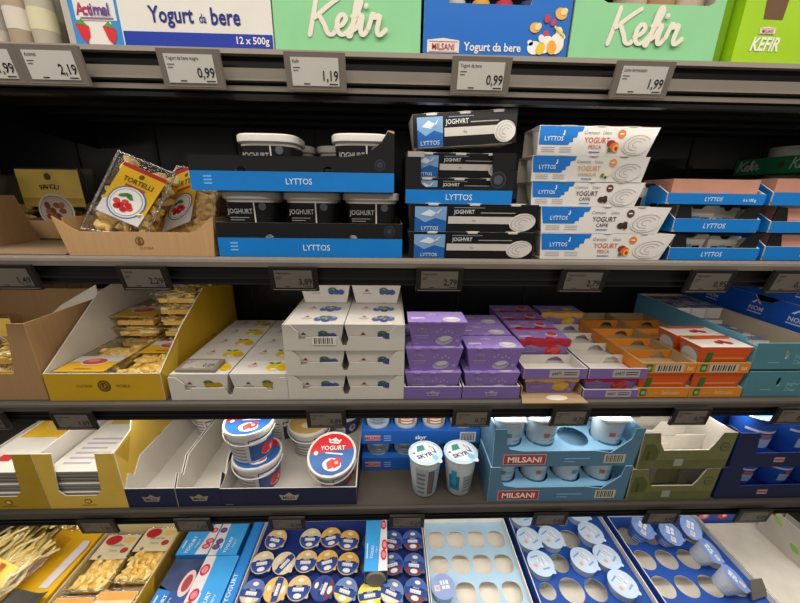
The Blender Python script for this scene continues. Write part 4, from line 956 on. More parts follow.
# blueberry stack
xb0, xb1 = -.1745, -.0355; BB = None
for lv in range(3):
    z = S3 + lv*.0662
    slot_tray('white slotted tray of blueberry yogurt sleeves, %s of the stack of three' % ('bottom', 'middle', 'top')[lv], (xb0 + xb1)/2, .283, .306, z + .0002, group='white slotted trays', h=.0655)
    for c, xc in enumerate((xb0, xb1)):
        for k in range(4 if lv == 2 else 1):
            lb = 'white blueberry yogurt sleeve, %s column, %s of the %s tray' % (('left', 'right')[c], ('front', 'second', 'third', 'back')[k], ('bottom', 'middle', 'top')[lv]); loc = (xc, Y3 + .005 + k*.0735, z + .004)
            if BB is None: BB = sleeve('yogurt_sleeve', lb, sw, sd, .0605, loc, WS, 'blueberry yogurt sleeves', pf=fruit_front('blue', .0605), pt=fruit_top('blue'), tx=.012, rims=())
            else: clone(BB, loc, 0, lb)
b = B(); fr = F((0, 0, 0)); barcode(b, fr, .0, .055, 0, .02); b.box(0, .055, 0, .0006, 0, .02, WS); tag(b.build('barcode_label', None, (-.18, Y3 - .0012, S3 + .148)), 'small white barcode label stuck on the front of the top blueberry tray', 'label')
for c, xc in enumerate((xb0, xb1)):
    clone(BB, (xc, .885, S3 + .1988), 0, 'white blueberry yogurt sleeve lying on top of the %s column of the top tray' % ('left', 'right')[c])
# --- purple sleeves
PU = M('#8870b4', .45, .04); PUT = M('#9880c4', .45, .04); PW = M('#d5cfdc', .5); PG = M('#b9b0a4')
def purple_front(h, fc=None):
    def pf(b, fr, w):
        crown(b, fr, w*.24, h*.70, w*.17, M('#9d92a8'), M('#5c4a80'))
        b.rect(fr, w*.13, w*.36, h*.43, h*.48, M('#a79ac0'), 1); b.rect(fr, w*.15, w*.34, h*.34, h*.37, M('#a79ac0'), 1); b.rect(fr, w*.12, w*.2, h*.1, h*.12, M('#a79ac0'), 1)
        if fc is None:
            b.disc(fr, w*.63, h*.26, w*.15, M('#b8b0bd'), 1, h*.19, rot=.2); b.disc(fr, w*.64, h*.33, w*.10, M('#d1cad2'), 2, h*.10, rot=.3); b.ribbon(fr, [(w*.5, h*.3), (w*.62, h*.2), (w*.76, h*.32)], h*.04, M('#8f849c'), 3)
            for k, (a, c) in enumerate(((.5, .62), (.56, .72), (.7, .66), (.76, .58), (.64, .6))): b.disc(fr, w*a, h*c, w*.014, M('#b8b0bd'), 1)
        else:
            b.disc(fr, w*.68, h*.45, w*.16, M(fc[0]), 1, h*.3); b.disc(fr, w*.72, h*.5, w*.07, M(fc[1]), 2, h*.2)
            for k in range(4): b.disc(fr, w*(.6 + .06*k), h*(.5 + .1*(k % 2)), w*.05, M(fc[1]), 3 + k, h*.07, rot=k*.8)
        b.disc(fr, w*.86, h*.24, w*.03, M('#a79ac0'), 1)
    return pf
def purple_top(cap=None):
    def pt(b, fr, w):
        d = .072
        b.rect(fr, w*.06, w*.29, d*.30, d*.44, M('#cdc6d8'), 1); crown(b, fr, w*.42, d*.72, w*.2, M('#c2b8cf'), M('#7a68a0')); b.disc(fr, w*.26, d*.16, w*.05, M('#cfc8dc'), 1, d*.08)
        if cap is None:
            b.disc(fr, w*.75, d*.27, w*.155, M('#c9c2c4'), 1, d*.23); b.disc(fr, w*.77, d*.32, w*.11, M('#ddd7d8'), 2, d*.12); b.ribbon(fr, [(w*.63, d*.28), (w*.75, d*.2), (w*.86, d*.3)], d*.04, M('#a59da6'), 3)
            for k, (a, c) in enumerate(((.6, .62), (.7, .7), (.82, .62))): b.disc(fr, w*a, d*c, w*.012, M('#cfc8dc'), 1)
        else:
            b.decal(fr, [(0, 0), (w, 0), (w, d*.12), (w*.82, d*.20), (w*.6, d*.08), (w*.45, d*.20), (w*.3, d*.20), (w*.15, d*.08), (0, d*.14)], M(cap[0]), 2)
            b.disc(fr, w*.72, d*.5, w*.12, M('#d8cfc8'), 3, d*.2); b.disc(fr, w*.74, d*.58, w*.09, M(cap[1]), 4, d*.17); b.disc(fr, w*.70, d*.48, w*.05, M(cap[2]), 5, d*.1)
    return pt
def purple_tray(label, x, w, d, z, h, Y=Y3, group='purple yogurt trays', edge=True, cells=0, face=None, mi=None, rz=0):
    def pf(b, fr, w):
        if face: face(b, fr, w, h)
        else: crown(b, fr, w*.5, h*.45, w*.24, M('#9d92a8'), M('#5c4a80'))
    return tray('yogurt_tray', label, w, d, (x, Y, z), M('#75609f', .5, .05), mi or M('#d0cbc2', .65), hf=h, hs=h, hb=h, pf=pf, group=group, me=M('#d6d1c8'), t=.0035, rz=rz)
PUR = None
pxs = (.109, .2555)
for c in (0, 1):
    purple_tray('low purple tray under the %s column of white-bowl purple sleeves' % ('left', 'right')[c], pxs[c], .143, .30, S3, .034)
def pput(x, Y, z, lb, rz=0):
    global PUR
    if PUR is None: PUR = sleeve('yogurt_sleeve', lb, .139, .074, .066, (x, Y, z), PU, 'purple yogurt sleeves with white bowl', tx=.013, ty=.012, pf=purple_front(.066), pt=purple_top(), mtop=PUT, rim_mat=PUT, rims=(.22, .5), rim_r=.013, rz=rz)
    else: clone(PUR, (x, Y, z), rz, lb)
LV = ('lowest', 'middle', 'topmost')
for k in range(3): pput(pxs[0] + (0, 0, .004)[k], Y3 + .005 - k*.002, S3 + .0045 + k*.067, 'purple yogurt sleeve, %s of the left front stack of three' % LV[k], (0, .01, -.012)[k])
for k in range(2): pput(pxs[1] + .001*k, Y3 + .005 - k*.002, S3 + .0045 + k*.067, 'purple yogurt sleeve, %s of the right front stack of two' % ('lower', 'upper')[k], .012*k)
pput(pxs[0] - .002, Y3 + .085, S3 + .0715, 'purple yogurt sleeve in the second row behind the left front stack'); pput(pxs[0] - .002, Y3 + .083, S3 + .0045, 'purple yogurt sleeve low in the second row behind the left front stack')
pput(pxs[1] - .002, Y3 + .085, S3 + .0715, 'purple yogurt sleeve in the second row behind the right front stack'); pput(pxs[1] - .002, Y3 + .083, S3 + .0045, 'purple yogurt sleeve low in the second row behind the right front stack')
pput(pxs[1] - .002, Y3 + .163, S3 + .0715, 'purple yogurt sleeve in the third row of the right purple column'); pput(pxs[1] - .002, Y3 + .161, S3 + .0045, 'purple yogurt sleeve low in the third row of the right purple column')
pput(pxs[0] - .002, Y3 + .163, S3 + .0045, 'purple yogurt sleeve low in the third row of the left purple column')
# --- columns with dividers
def cell_tray(label, x, w, d, z, h, mo, mi, face, n=5, group=None, dh=None, md=None, Y=Y3):
    def pf(b, fr, w): face(b, fr, w, h)
    T = tray('divided_tray', label, w, d, (x, Y, z), mo, mi, hf=h, hs=h, hb=h, pf=pf, group=group, me=mi, t=.0035, fholes=())
    dh = h
    for k in range(1, n):
        y = d*k/n; b = B(); W_ = w - .008
        b.panel(F((-W_/2, y, .004)), [(0, 0), (W_*.55, 0), (W_*.60, dh*.5), (W_*.74, dh*.72), (W_*.82, dh*.5), (W_*.9, 0), (W_, 0), (W_, dh - .004), (0, dh - .004)], .0025, md or mi); b.build('divider', T)
    return T
def code_face(b, fr, w, h):
    b.rect(fr, w*.40, w*.87, h*.14, h*.86, M('#a9a396'), 1); b.text(fr, '64477', w*.44, h*.35, h*.34, M('#4a4560'), 2, .02, sx=.7, al='l')
    for q in (.36, .58): b.rect(fr, w*.63, w*.84, h*q, h*(q + .12), M('#5a5568'), 2)
WHT = M('#cbc6bd', .65, .03)
xA, wA = xs(523, 587, 378, Y3); xB, wB = xs(588, 646, 380, Y3)
zt1 = S3 + .0555
for (x_, w_, nm) in ((xA, wA - .003, 'left'), (xB, wB - .002, 'right')):
    cell_tray('upper purple edged white divided tray, %s column beside the %s' % (nm, 'purple sleeves' if nm == 'left' else 'orange trays'), x_, w_, .372, zt1, .028, M('#75609f', .5, .05), WHT, code_face, 5, 'purple edged divided trays', md=WHT, dh=.05)
b = B(); 
T = tray('yogurt_tray', 'lower tray under the left divided tray, its brown front flap folded down', wA - .006, .37, (xA, Y3 + .004, S3), kraft('#8a6f4e'), kraft('#a58a62'), hf=.006, hs=.03, hb=.03, group='lower fruit yogurt trays')
b = B(); b.panel(F((-wA/2 - .004, -.001, .008), (1, 0, 0), Vector((0, .05, .010))), [(0, -.027), (wA + .004, -.027), (wA - .004, 0), (.008, 0)], .003, kraft('#a88e6c'), KR)
fr = F((-wA/2 - .004, -.001, .008), (1, 0, 0), Vector((0, .05, .010))); b.disc(fr, wA*.58, -.010, wA*.17, M('#d8d4cb'), 1, .009); b.build('front_flap', T)
purple_tray('lower tray under the right divided tray, white edged with a code sticker', xB - .008, wB - .008, .37, S3, .024, group='lower fruit yogurt trays', face=code_face)
STR = [M('#7d62b4', .45, .04)]
VAN = None; SB = None
def fruit_sleeve(kind, lb, x, Y, z, w=.139, rz=0, hh=.064):
    global VAN, SB
    src = None if hh != .064 else SB if kind == 's' else VAN
    if src is None:
        fc = ('#c23a36', '#d8564a') if kind == 's' else ('#c9a23c', '#dcbc58'); cap = ('#b51f34', '#c4402c', '#d8674a') if kind == 's' else ('#dba84e', '#c9a23c', '#e6d28a')
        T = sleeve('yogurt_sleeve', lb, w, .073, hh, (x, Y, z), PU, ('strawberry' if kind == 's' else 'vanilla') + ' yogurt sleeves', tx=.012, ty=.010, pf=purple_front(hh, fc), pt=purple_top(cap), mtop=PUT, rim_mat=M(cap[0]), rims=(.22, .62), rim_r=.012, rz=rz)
        b = B(); fr = F((-w/2, .010, 0), (1, 0, 0), Vector((0, -.010, hh))); h = hh*1.005
        b.decal(fr, [(0, h*.93), (0, h*.72), (w*.1, h*.70), (w*.22, h*.8), (w*.4, h*.68), (w*.6, h*.68), (w*.76, h*.8), (w*.9, h*.68), (w, h*.72), (w, h), (0, h)], M(cap[0]), 1); b.build('printed_edge', T)
        if hh == .064:
            if kind == 's': SB = T
            else: VAN = T
    else: clone(src, (x, Y, z), rz, lb)
fruit_sleeve('v', 'purple vanilla yogurt sleeve under the left divided tray, above the brown flap', xA, Y3 + .009, S3 + .0036, hh=.0515)
fruit_sleeve('s', 'purple strawberry yogurt sleeve under the right divided tray', xB - .006, Y3 + .009, S3 + .0036, hh=.0515)
for k in range(4): fruit_sleeve('s', 'red edged strawberry yogurt sleeve, %s of the four on the left divided tray' % ('front', 'second', 'third', 'back')[k], xA + .003, Y3 + .079 + k*.0742, zt1 + .0045)
fruit_sleeve('v', 'purple vanilla yogurt sleeve in the back cell of the right divided tray', xB + .0, Y3 + .300, zt1 + .0045)
# --- orange
OR = M('#cc7c22', .5, .05); ORD_ = M('#b9631a', .55, .06); GREY = M('#a79c8a', .7)
def orange_face(txt):
    def f(b, fr, w, h):
        b.rect(fr, w*.07, w*.19, h*.15, h*.9, M('#2f6a32'), 1); b.disc(fr, w*.13, h*.5, w*.04, M('#7fae6a'), 2, h*.2)
        if txt: barcode(b, fr, w*.24, w*.78, h*.12, h*.88, M('#b9b09c'), 1); b.text(fr, 'lat', w*.9, h*.3, h*.4, M('#e3c79a'), 1, .01)
        else: b.text(fr, 'senza', w*.33, h*.32, h*.3, M('#d9a45e'), 1, .005); b.text(fr, 'lattosio', w*.66, h*.28, h*.45, M('#e0b878'), 1, .01, sx=.9)
    return f
xo, wo = xs(641, 749, 369, .73); oc = (xo - wo/4, xo + wo/4)
WO = M('#d8d2c8', .5, .03); ORB = M('#d4541c', .45, .05)
def orange_sleeve(lb, x, Y, z, rz=0):
    def pt(b, fr, w):
        d = .066; b.rect(fr, 0, w, 0, d, WO, 1); b.decal(fr, [(0, d), (w*.1, d*.7), (w*.9, d*.78), (w, d)], ORB, 2); b.rect(fr, w*.12, w*.24, d*.82, d*.98, M('#3f7a34'), 3)
        for k, (a, c) in enumerate(((.5, .4), (.6, .48), (.68, .36))): b.disc(fr, w*a, d*c, w*.07, M('#a3262a'), 3 + k, d*.13); b.disc(fr, w*a + .002, d*c + .003, w*.02, M('#d46a60'), 7)
    def pf(b, fr, w): b.rect(fr, w*.16, w*.28, .02, .05, M('#3f6a2e'), 1); b.rect(fr, w*.3, w*.9, .03, .035, M('#d98a4a'), 1)
    T = sleeve('yogurt_sleeve', lb, .134, .066, .064, (x, Y, z), ORB, 'orange and white lactose free sleeves', tx=.010, ty=.008, pf=pf, pt=pt, mtop=WO, rims=(), rz=rz)
    b = B(); fr = F((-.134/2 + .010, .066, 0), (0, -1, 0), Vector((-.010, 0, .064))); b.disc(fr, .033, .028, .024, M('#c9c4ba'), 1, .024); b.rect(fr, .008, .058, .0, .055, M('#8c8378'), .5); b.build('end_opening', T)
    return T
for c in (0, 1):
    nm = ('left', 'right')[c]
    cell_tray('lower orange divided tray of the %s orange column' % nm, oc[c], wo/2 - .002, .37, S3, .027, OR, GREY, orange_face(False), 1, 'orange divided trays', Y=.728)
    orange_sleeve('orange sleeve between the two orange trays of the %s column' % nm, oc[c] - .001, .731, S3 + .004)
    cell_tray('upper orange divided tray of the %s orange column, mostly empty cells' % nm, oc[c], wo/2 - .002, .375, S3 + .0685, .028, OR, M('#a58d68', .7), orange_face(True), 5, 'orange divided trays', md=OR, Y=.728, dh=.046)
orange_sleeve('front orange and white sleeve printed with red berries, in the right orange tray', oc[1] + .001, .7335, S3 + .073); orange_sleeve('second orange and white sleeve, behind the front berry one', oc[1] - .001, .8065, S3 + .073)
# --- teal boxes
TE = M('#4a7a86', .5, .04); TEI = M('#b5a892', .7)
hole_ = lambda w, h: [[(w*.30 + .006*math.cos(a) , h*.55 + .013*math.sin(a)) for a in [2*PI*k/12 for k in range(12)]]]
def tf(b, fr, w): b.text(fr, 'Joghurt', .105, .032, .010, M('#7db3bd'), 1, .006, al='l'); b.text(fr, 'Clear', .105, .015, .010, M('#7db3bd'), 1, .006, al='l'); b.rect(fr, .04, .07, .018, .020, M('#7db3bd'), 1)
for lv in range(2):
    h = .0755
    sl = [(0, 0), (.42, 0), (.42, h), (.03, h), (.026, h*.86), (0, h*.84)]
    tray('yogurt_box', '%s of the two stacked teal boxes at the right end of the third shelf' % ('lower', 'upper')[lv], .166, .425, (.908 + .083 + (.006 if lv == 0 else 0), .73, S3 + lv*.078), TE, TEI, mleft=M('#5f9dbd', .5, .04), hf=h - .004, hs=h, hb=h, pf=tf, cat='box', group='teal boxes', fholes=hole_(.28, h), side=sl, me=M('#62a9b6'), left=[(0, 0), (.42, 0), (.42, h), (.03, h), (.026, h*.86), (0, h*.84)])
WB = M('#cdc8c2', .5, .03)
def white_box(lb, x, Y, z, w=.050, d=.13, h=.036, rz=0):
    T = thing('yogurt_box', lb, 'yogurt pack', (x, Y, z), rz, 'small white printed boxes in the upper teal box')
    b = B(); b.box(-w/2, w/2, 0, d, 0, h, WB); fr = TOP(w, h)
    b.rect(fr, .002, w-.002, .002, d-.002, M('#6f7aa4', .45, .15), 1)
    rnd = random.Random(int(x*1000)); 
    for k in range(9): b.disc(fr, rnd.uniform(.012, w-.012), rnd.uniform(.012, d-.012), .010, M(('#cfc6bc', '#4a3a48', '#b78a5c', '#d8d4d6')[k % 4]), 2 + k*.3, .008)
    b.build('carton', T)
    b = B(); b.panel(F((-w/2 + .003, -.0008, .003)), R4(w - .006, h - .006), .0006, M('#dad6cf')); b.build('end_flap', T)
zb3 = S3 + .078 + .0035
for r in range(2):
    for c in range(3):
        white_box('small white printed box, %s of the %s row in the upper teal box' % (('left', 'middle', 'right')[c], ('lower', 'upper')[r]), (.940 + c*.0515) + (.0 if r else .001), .99 - (.012 if not r else 0), zb3 + r*.0365)
for c in range(3):
    white_box('flat printed box lying forward in the upper teal box, %s of three' % ('left', 'middle', 'right')[c], .940 + c*.0515, .835, zb3, h=.028)
# --- blue boxes behind the teal ones
NB = M('#1450b4', .45, .05)
for lv in range(4):
    T = thing('yogurt_tray', 'dark blue box at the right edge behind the teal boxes, %s of the stack' % ('lowest', 'second', 'third', 'topmost')[lv], 'tray', (1.255, .78, S3 + lv*.0735), 0, 'dark blue boxes at the right edge')
    b = B(); fr = LEFT(.33, .385)
    b.panel(fr, [(0, 0), (.385, 0), (.385, .072), (.30, .072), (.285, .058), (.25, .055), (.235, .072), (.15, .072), (.135, .058), (.10, .055), (.085, .072), (0, .072)], .003, NB, CARD)
    for q in (.1, .24, .345):
        b.text(fr, 'NOM', q + .008, .026, .012, M('#c6d0e6'), 1, .02, shear=.1); b.rect(fr, q - .014, q + .026, .018, .021, M('#c6d0e6'), 1); b.decal(fr, [(q - .008, .047), (q, .046), (q + .008, .056), (q + .014, .046), (q + .02, .047), (q + .008, .06)], M('#c6d0e6'), 1)
    b.build('side_panel', T); b = B(); b.panel(FRONT(.33), R4(.33, .07), .003, NB, CARD); b.build('front_panel', T); B().box(-.162, .162, .003, .382, 0, .003, CARD).build('base', T)
    B().panel(RIGHT(.33), R4(.385, .07), .003, NB, CARD).build('side_panel', T)

# ============================================================ fourth shelf
YB2 = M('#a98a22', .55, .05); YB3 = M('#d3b04a', .5, .05); WIN = M('#d6d1c8', .7, .03); NV = M('#1f2444', .5, .05)
def emblem(b, fr, x, y, s=1.0, m=None):
    m = m or M('#5a4714'); b.disc(fr, x, y, .010*s, m, 1, .008*s); b.disc(fr, x, y, .007*s, YB3, 2, .0055*s); b.rect(fr, x - .018*s, x + .018*s, y - .014*s, y - .012*s, m, 1)
def flat_pack(lb, x, Y, z, w, d, h=.0135, top=0):
    T = thing('flat_pack', lb, 'flat food pack', (x, Y, z), 0, 'flat white packs in the yellow boxes')
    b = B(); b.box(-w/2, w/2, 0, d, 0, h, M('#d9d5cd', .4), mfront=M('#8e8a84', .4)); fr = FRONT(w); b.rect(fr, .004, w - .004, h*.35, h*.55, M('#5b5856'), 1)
    if top == 1:
        t = TOP(w, h); b.decal(t, [(w*.05, d*.42), (w*.9, d*.42), (w*.95, d*.75), (w*.5, d*.98), (w*.05, d*.98)], M('#dcb02c'), 1); b.decal(t, [(w*.62, d*.40), (w*.95, d*.45), (w*.98, d*.7), (w*.88, d*.7), (w*.8, d*.52)], M('#c23a28'), 2); b.rect(t, w*.2, w*.4, d*.12, d*.2, M('#b03030'), 1)
        b.disc(t, w*.45, d*.7, w*.3, M('#e0b65a'), 3, d*.2)
    elif top == 2:
        t = TOP(w, h)
        for k in range(6): b.rect(t, w*.12, w*(.5 + .06*(k % 3)), d*(.08 + .06*k), d*(.105 + .06*k), M('#a9a6b0'), 1)
        b.decal(t, [(w*.55, d*.45), (w*.9, d*.45), (w*.9, d*.62), (w*.6, d*.62)], M('#2f86b4'), 2); b.rect(t, w*.1, w*.45, d*.6, d*.9, M('#d7b25a'), 1)
    b.build('wrapper', T); return T
# yellow box A (left edge) and B
bw = .205; bh = .180; bd = .43
cut = [(0, 0), (bw, 0), (bw, bh), (bw - .048, bh), (bw - .060, .060), (bw - .075, .043), (.048, .043), (.034, .060), (.050, bh), (0, bh)]
for nm, xc in (('at the left edge', -1.015), ('beside the navy and white trays', -.8085)):
    hi = nm != 'at the left edge'
    def pf(b, fr, w): emblem(b, fr, w*.5, .024)
    def ps(b, fr, d): emblem(b, fr, .16, .10, 1.6); b.decal(fr, [(.002, .175), (.03, .12), (.06, .19)], M('#b8962f', .5), 1)
    sd_ = [(0, 0), (bd, 0), (bd, .27), (.09, .27), (.065, .20), (0, bh)] if hi else [(0, 0), (bd, 0), (bd, .12), (0, .12)]
    tray('flat_pack_box', 'yellow cut-out box of flat white packs %s of the fourth shelf' % nm if not hi else 'yellow cut-out display box with a tall right wall, beside the navy and white trays', bw, bd, (xc, Y4, S4), YB3 if hi else YB2, WIN, hf=bh, hs=bh, hb=.2, front=cut, side=sd_, left=[(0, 0), (bd, 0), (bd, .17), (0, .17)] if hi else None, pf=pf, ps=ps if hi else None, cat='box', group='yellow cut-out boxes')
    for k in range(8):
        flat_pack('flat white pack %s in the %s yellow box' % (('at the bottom', 'second from the bottom', 'third from the bottom', 'fourth from the bottom', 'fourth from the top', 'third from the top', 'second from the top', 'on top')[k], 'left-edge' if not hi else 'tall-walled'), xc - .001 + (k*37 % 5)*.0006, Y4 + .006 + (k*53 % 7)*.001, S4 + .0045 + k*.0142, bw - .014, .32, .0138, (2 if hi else 1) if k == 7 else 0)
b = B(); b.panel(F((-.09, 0, 0)), [(0, 0), (.15, 0), (.155, .05), (.10, .035), (.04, .045), (0, .09)], .002, M('#dcae3a', .5)); tag(b.build('cardboard_flap', None, (-.79, 1.0, S4 + .13), (-.2, 0, 0)), 'torn yellow cardboard flap inside the yellow box with the tall wall', 'cardboard')
# navy and white long trays
def nav(b, fr, w): crown(b, fr, w*.5, .030, .05, M('#8d8574'), M('#2a2a44'))
MIL = {}
for nm, xc, w in (('left', -.6405, .131), ('right', -.5135, .117)):
    tray('long_tray', '%s of the two long white troughs with dark navy fronts' % nm, w, .44, (xc, Y4, S4), NV, WIN, hf=.064, hs=.1, hb=.1, pf=nav, group='navy and white troughs', side=[(0, 0), (.434, 0), (.434, .11), (.07, .11), (.035, .072), (.02, .095), (0, .064)], me=M('#d8d4cb'))
def bucket(lb, loc, lid_kind, rot=None, rz=0, r=.066, h=.105):
    T = thing('yogurt_bucket', lb, 'yogurt bucket', loc, rz, 'white yogurt buckets with printed lids', rot)
    wq = M('#d6d2cb', .4, .03); b = B()
    rb = r*.80
    b.lathe([(rb*.96, 0), (rb, .003), (rb + (r - rb)*.85, h*.84), (r*.985, h*.86), (r*.985, h*.89)], wq, n=36)
    cm = {'straw': '#2c5290', 'tan': '#27356f', 'blue': '#27356f'}[lid_kind]
    rt_ = rb + (r - rb)*1.0
    def cl(a0, a1, z0, z1, m, lv): 
        for k in range(10):
            P = []
            for a, z in ((a0 + (a1-a0)*k/10, z0), (a0 + (a1-a0)*(k+1)/10, z0), (a0 + (a1-a0)*(k+1)/10, z1), (a0 + (a1-a0)*k/10, z1)):
                rr = rb + (r - rb)*.85*(z - .003)/(h*.84 - .003) + .0005*lv; P.append((rr*math.cos(a), rr*math.sin(a), z))
            b.face(P, M(m, .4))
    cl(-1.35, .35, .006, h*.78, cm, 1); cl(-1.30, -.55, h*.60, h*.74, '#e0dcd6', 2)
    for k in range(6): cl(-2.6, -1.5, .012 + k*.012, .017 + k*.012, '#8d8fa6', 1)
    if lid_kind == 'straw': curved_blob(b, r*.97, rb, h*.84, -.50, h*.28, .34, h*.14, M('#dfe3e6', .4), 2); curved_blob(b, r*.97, rb, h*.84, -.60, h*.34, .24, h*.17, M('#c9302c', .4), 3); curved_blob(b, r*.97, rb, h*.84, -.32, h*.32, .17, h*.15, M('#d24038', .4), 4); curved_blob(b, r*.97, rb, h*.84, -.34, h*.30, .07, h*.08, M('#efb0a0', .4), 5); cl(-1.25, -.2, h*.64, h*.72, '#cfd6e2', 2)
    else: curved_blob(b, r*.97, rb, h*.84, -.9, h*.30, .22, h*.15, M('#b9b4c0', .4), 2); curved_blob(b, r*.97, rb, h*.84, -.9, h*.34, .10, h*.08, M('#a83a3a', .4), 3)
    b.build('bucket', T, smooth=True)
    b = B(); b.lathe([(r*.985, h*.88), (r*1.03, h*.885), (r*1.045, h*.95), (r*1.03, h*.995), (r*.98, h), (r*.95, h*.985)], wq, n=36)
    fr = F((0, 0, h*.985), (1, 0, 0), (0, 1, 0)); R_ = r*.94
    if lid_kind == 'straw':
        b.seg(fr, R_, -1, .12, M('#2a5ea4', .4), 1, .25); b.seg(fr, R_, .12, 1, M('#c4242e', .4), 1, .25)
        crown(b, fr, 0, R_*.62, R_*.62, M('#e4dfd6'), M('#8a2a32'), 2); b.text(fr, 'YOGURT', R_*.0, R_*.18, R_*.2, M('#e9e4da'), 2, .02, sx=.95, rot=.12); b.rect(fr, -R_*.3, R_*.5, -R_*.02, R_*.05, M('#d9d4cb'), 2)
        for k, (a, c) in enumerate(((.05, -.5), (.3, -.42))): b.decal(fr, [(R_*(a - .2), R_*(c + .05)), (R_*(a - .05), R_*(c - .25)), (R_*(a + .18), R_*(c - .1)), (R_*(a + .2), R_*(c + .2)), (R_*a, R_*(c + .27))], M('#cc2f2c' if k else '#d9463c'), 4 + k)
        b.disc(fr, R_*.12, -R_*.5, R_*.42, M('#dfe3e6'), 3, R_*.3); b.disc(fr, -R_*.72, -R_*.05, R_*.1, WHITE, 3)
        b.disc(fr, R_*.3, -R_*.4, R_*.08, M('#f0b0a0'), 6)
    elif lid_kind == 'tan':
        b.disc(fr, 0, 0, R_, M('#c9a45c', .4), 1, n=32); b.disc(fr, 0, -R_*.3, R_*.4, M('#e3d9c2'), 2, R_*.25); b.disc(fr, 0, R_*.4, R_*.3, M('#b48c40'), 2, R_*.2); b.disc(fr, R_*.1, -R_*.3, R_*.2, M('#d2b06a'), 3, R_*.12)
    else:
        b.seg(fr, R_, -1, .1, M('#2a5ca8', .4), 1, -.2); b.seg(fr, R_, .1, 1, M('#d8c24a', .4), 1, -.2); b.disc(fr, -R_*.4, -R_*.1, R_*.3, M('#d9d6cf'), 2); b.disc(fr, -R_*.45, -R_*.2, R_*.15, M('#2a2a34'), 3); b.disc(fr, -R_*.1, -R_*.2, R_*.18, M('#e6cc4a'), 3)
    b.build('lid', T, smooth=False)
    A = [Vector((r*1.05*math.cos(t), -r*1.05*abs(math.sin(t))*1.0, h*.86 - .018*math.sin(t))) for t in [PI*k/14 for k in range(15)]]
    B().tube(A, .0018, wq, 6).build('handle', T, smooth=True)
    return T
# small blue bucket at the back of the right trough
bucket('small navy bucket standing at the back of the right white trough', (ay(214, 440, 1.03).x, 1.03, S4 + .004), 'blue', r=.05, h=.095)
# wide tray with buckets
xe, we = xs(222, 357, 503, Y4)
def pf(b, fr, w): crown(b, fr, w*.5, .030, .055, M('#9d9484'), M('#2a2a44')); b.rect(fr, .01, .03, .004, .007, M('#6a6a80'), 1)
tray('bucket_tray', 'wide navy tray with white inside holding yogurt buckets', we, .41, (xe, Y4, S4), NV, WIN, hf=.060, hs=.082, hb=.09, pf=pf, side=[(0, 0), (.404, 0), (.404, .09), (.06, .09), (.02, .066), (0, .060)], me=M('#cfcac0'), cat='tray')
zf = S4 + .0035
sb = (-.380, .808)
bucket('strawberry yogurt bucket at the bottom of the stack of two', (sb[0], sb[1], zf), 'straw', rz=.1)
bucket('strawberry yogurt bucket on top of another, its lid under the rail', (sb[0] - .012, sb[1] + .004, zf + .1065), 'straw', rz=.05)
bucket('white yogurt bucket with tan lid, behind the stack of two', (-.372, 1.03, zf), 'tan'); bucket('white yogurt bucket with tan lid, middle of the wide navy tray', (-.262, .945, zf), 'tan', rz=.2)
bucket('white yogurt bucket with blue and yellow lid, behind the tilted one', (-.165, 1.05, zf), 'blue')
bucket('white yogurt bucket tilted toward the aisle, strawberry lid facing out', (-.160, .815, zf + .022), 'straw', rot=(.34, .03, -.10))
# pierced trays
def pierced(name, lb, w, d, h, loc, nx, ny, hr, mo, mi, hp, group=None, pf=None, hf=None, front=None, hs=None, side=None, sholes=(), cups=(), lift=0.0, sq=1.0, px0=None, pit=None, top=None, mfr=None, oy=None, skew=None, fh=()):
    T = tray(name, lb, w, d, loc, mo, mi, hf=hf or h, hs=hs or h, hb=hs or h, pf=pf, group=group, front=front, side=side, sholes=sholes, fholes=fh, lift=lift)
    holes = []; cs = []
    pitx, pity = pit or ((w - .01)/nx, (d - .01)/ny)
    for j in range(ny):
        for i in range(nx):
            cx_ = (px0 if px0 is not None else .005 + pitx/2) + i*pitx; cy_ = (oy if oy is not None else .005 + pity/2) + j*pity
            cs.append((loc[0] - w/2 + cx_, loc[1] + cy_))
    hc = [(q, hr) for q in cups]
    for c in cs:
        dm = min([math.hypot(c[0] - q[0], c[1] - q[1]) for q in cups] + [9.0]); r_ = min(hr, dm - hr - .0025)
        if r_ > .022: hc.append((c, r_))
    hr0 = hr
    for c, hr in hc:
        hx, hy = c[0] - loc[0] + w/2, c[1] - loc[1]
        if hr + .0036 < hx < w - hr - .0036 and hr + .004 < hy < d - hr - .004:
            holes.append([(hx + hr*math.copysign(abs(math.cos(2*PI*k/24))**sq, math.cos(2*PI*k/24)), hy + hr*math.copysign(abs(math.sin(2*PI*k/24))**sq, math.sin(2*PI*k/24))) for k in range(24)])
    b = B(); b.panel(F((-w/2 + .0035, .0035, hp), (1, 0, 0), (0, 1, 0)), [(0, 0), (w - .007, 0), (w - .007, d - .007), (0, d - .007)], .0015, top or mo, mi, mi, [[(p[0] - .0035, p[1] - .0035) for p in h_] for h_ in holes]); b.build('pierced_top', T)
    return T, cs
SKB = M('#1d59ae', .45, .04)
def skf(b, fr, w):
    h = .046; b.rect(fr, .010, .058, h*.28, h*.68, M('#c98a86'), 1); b.text(fr, 'MILSANI', .034, h*.36, h*.22, M('#8a2a32'), 2, .01, sx=.9)
    for k in range(3): b.rect(fr, .068, .09, h*(.26 + .17*k), h*(.31 + .17*k), M('#9fb6dc'), 1)
    b.text(fr, 'skyr', w*.5, h*.36, h*.30, M('#dde4ee'), 1, .03); barcode(b, fr, w*.83, w*.965, h*.12, h*.9, M('#c3c8cf'), 1)
ysk = .847; zs = S4; hcup = .116
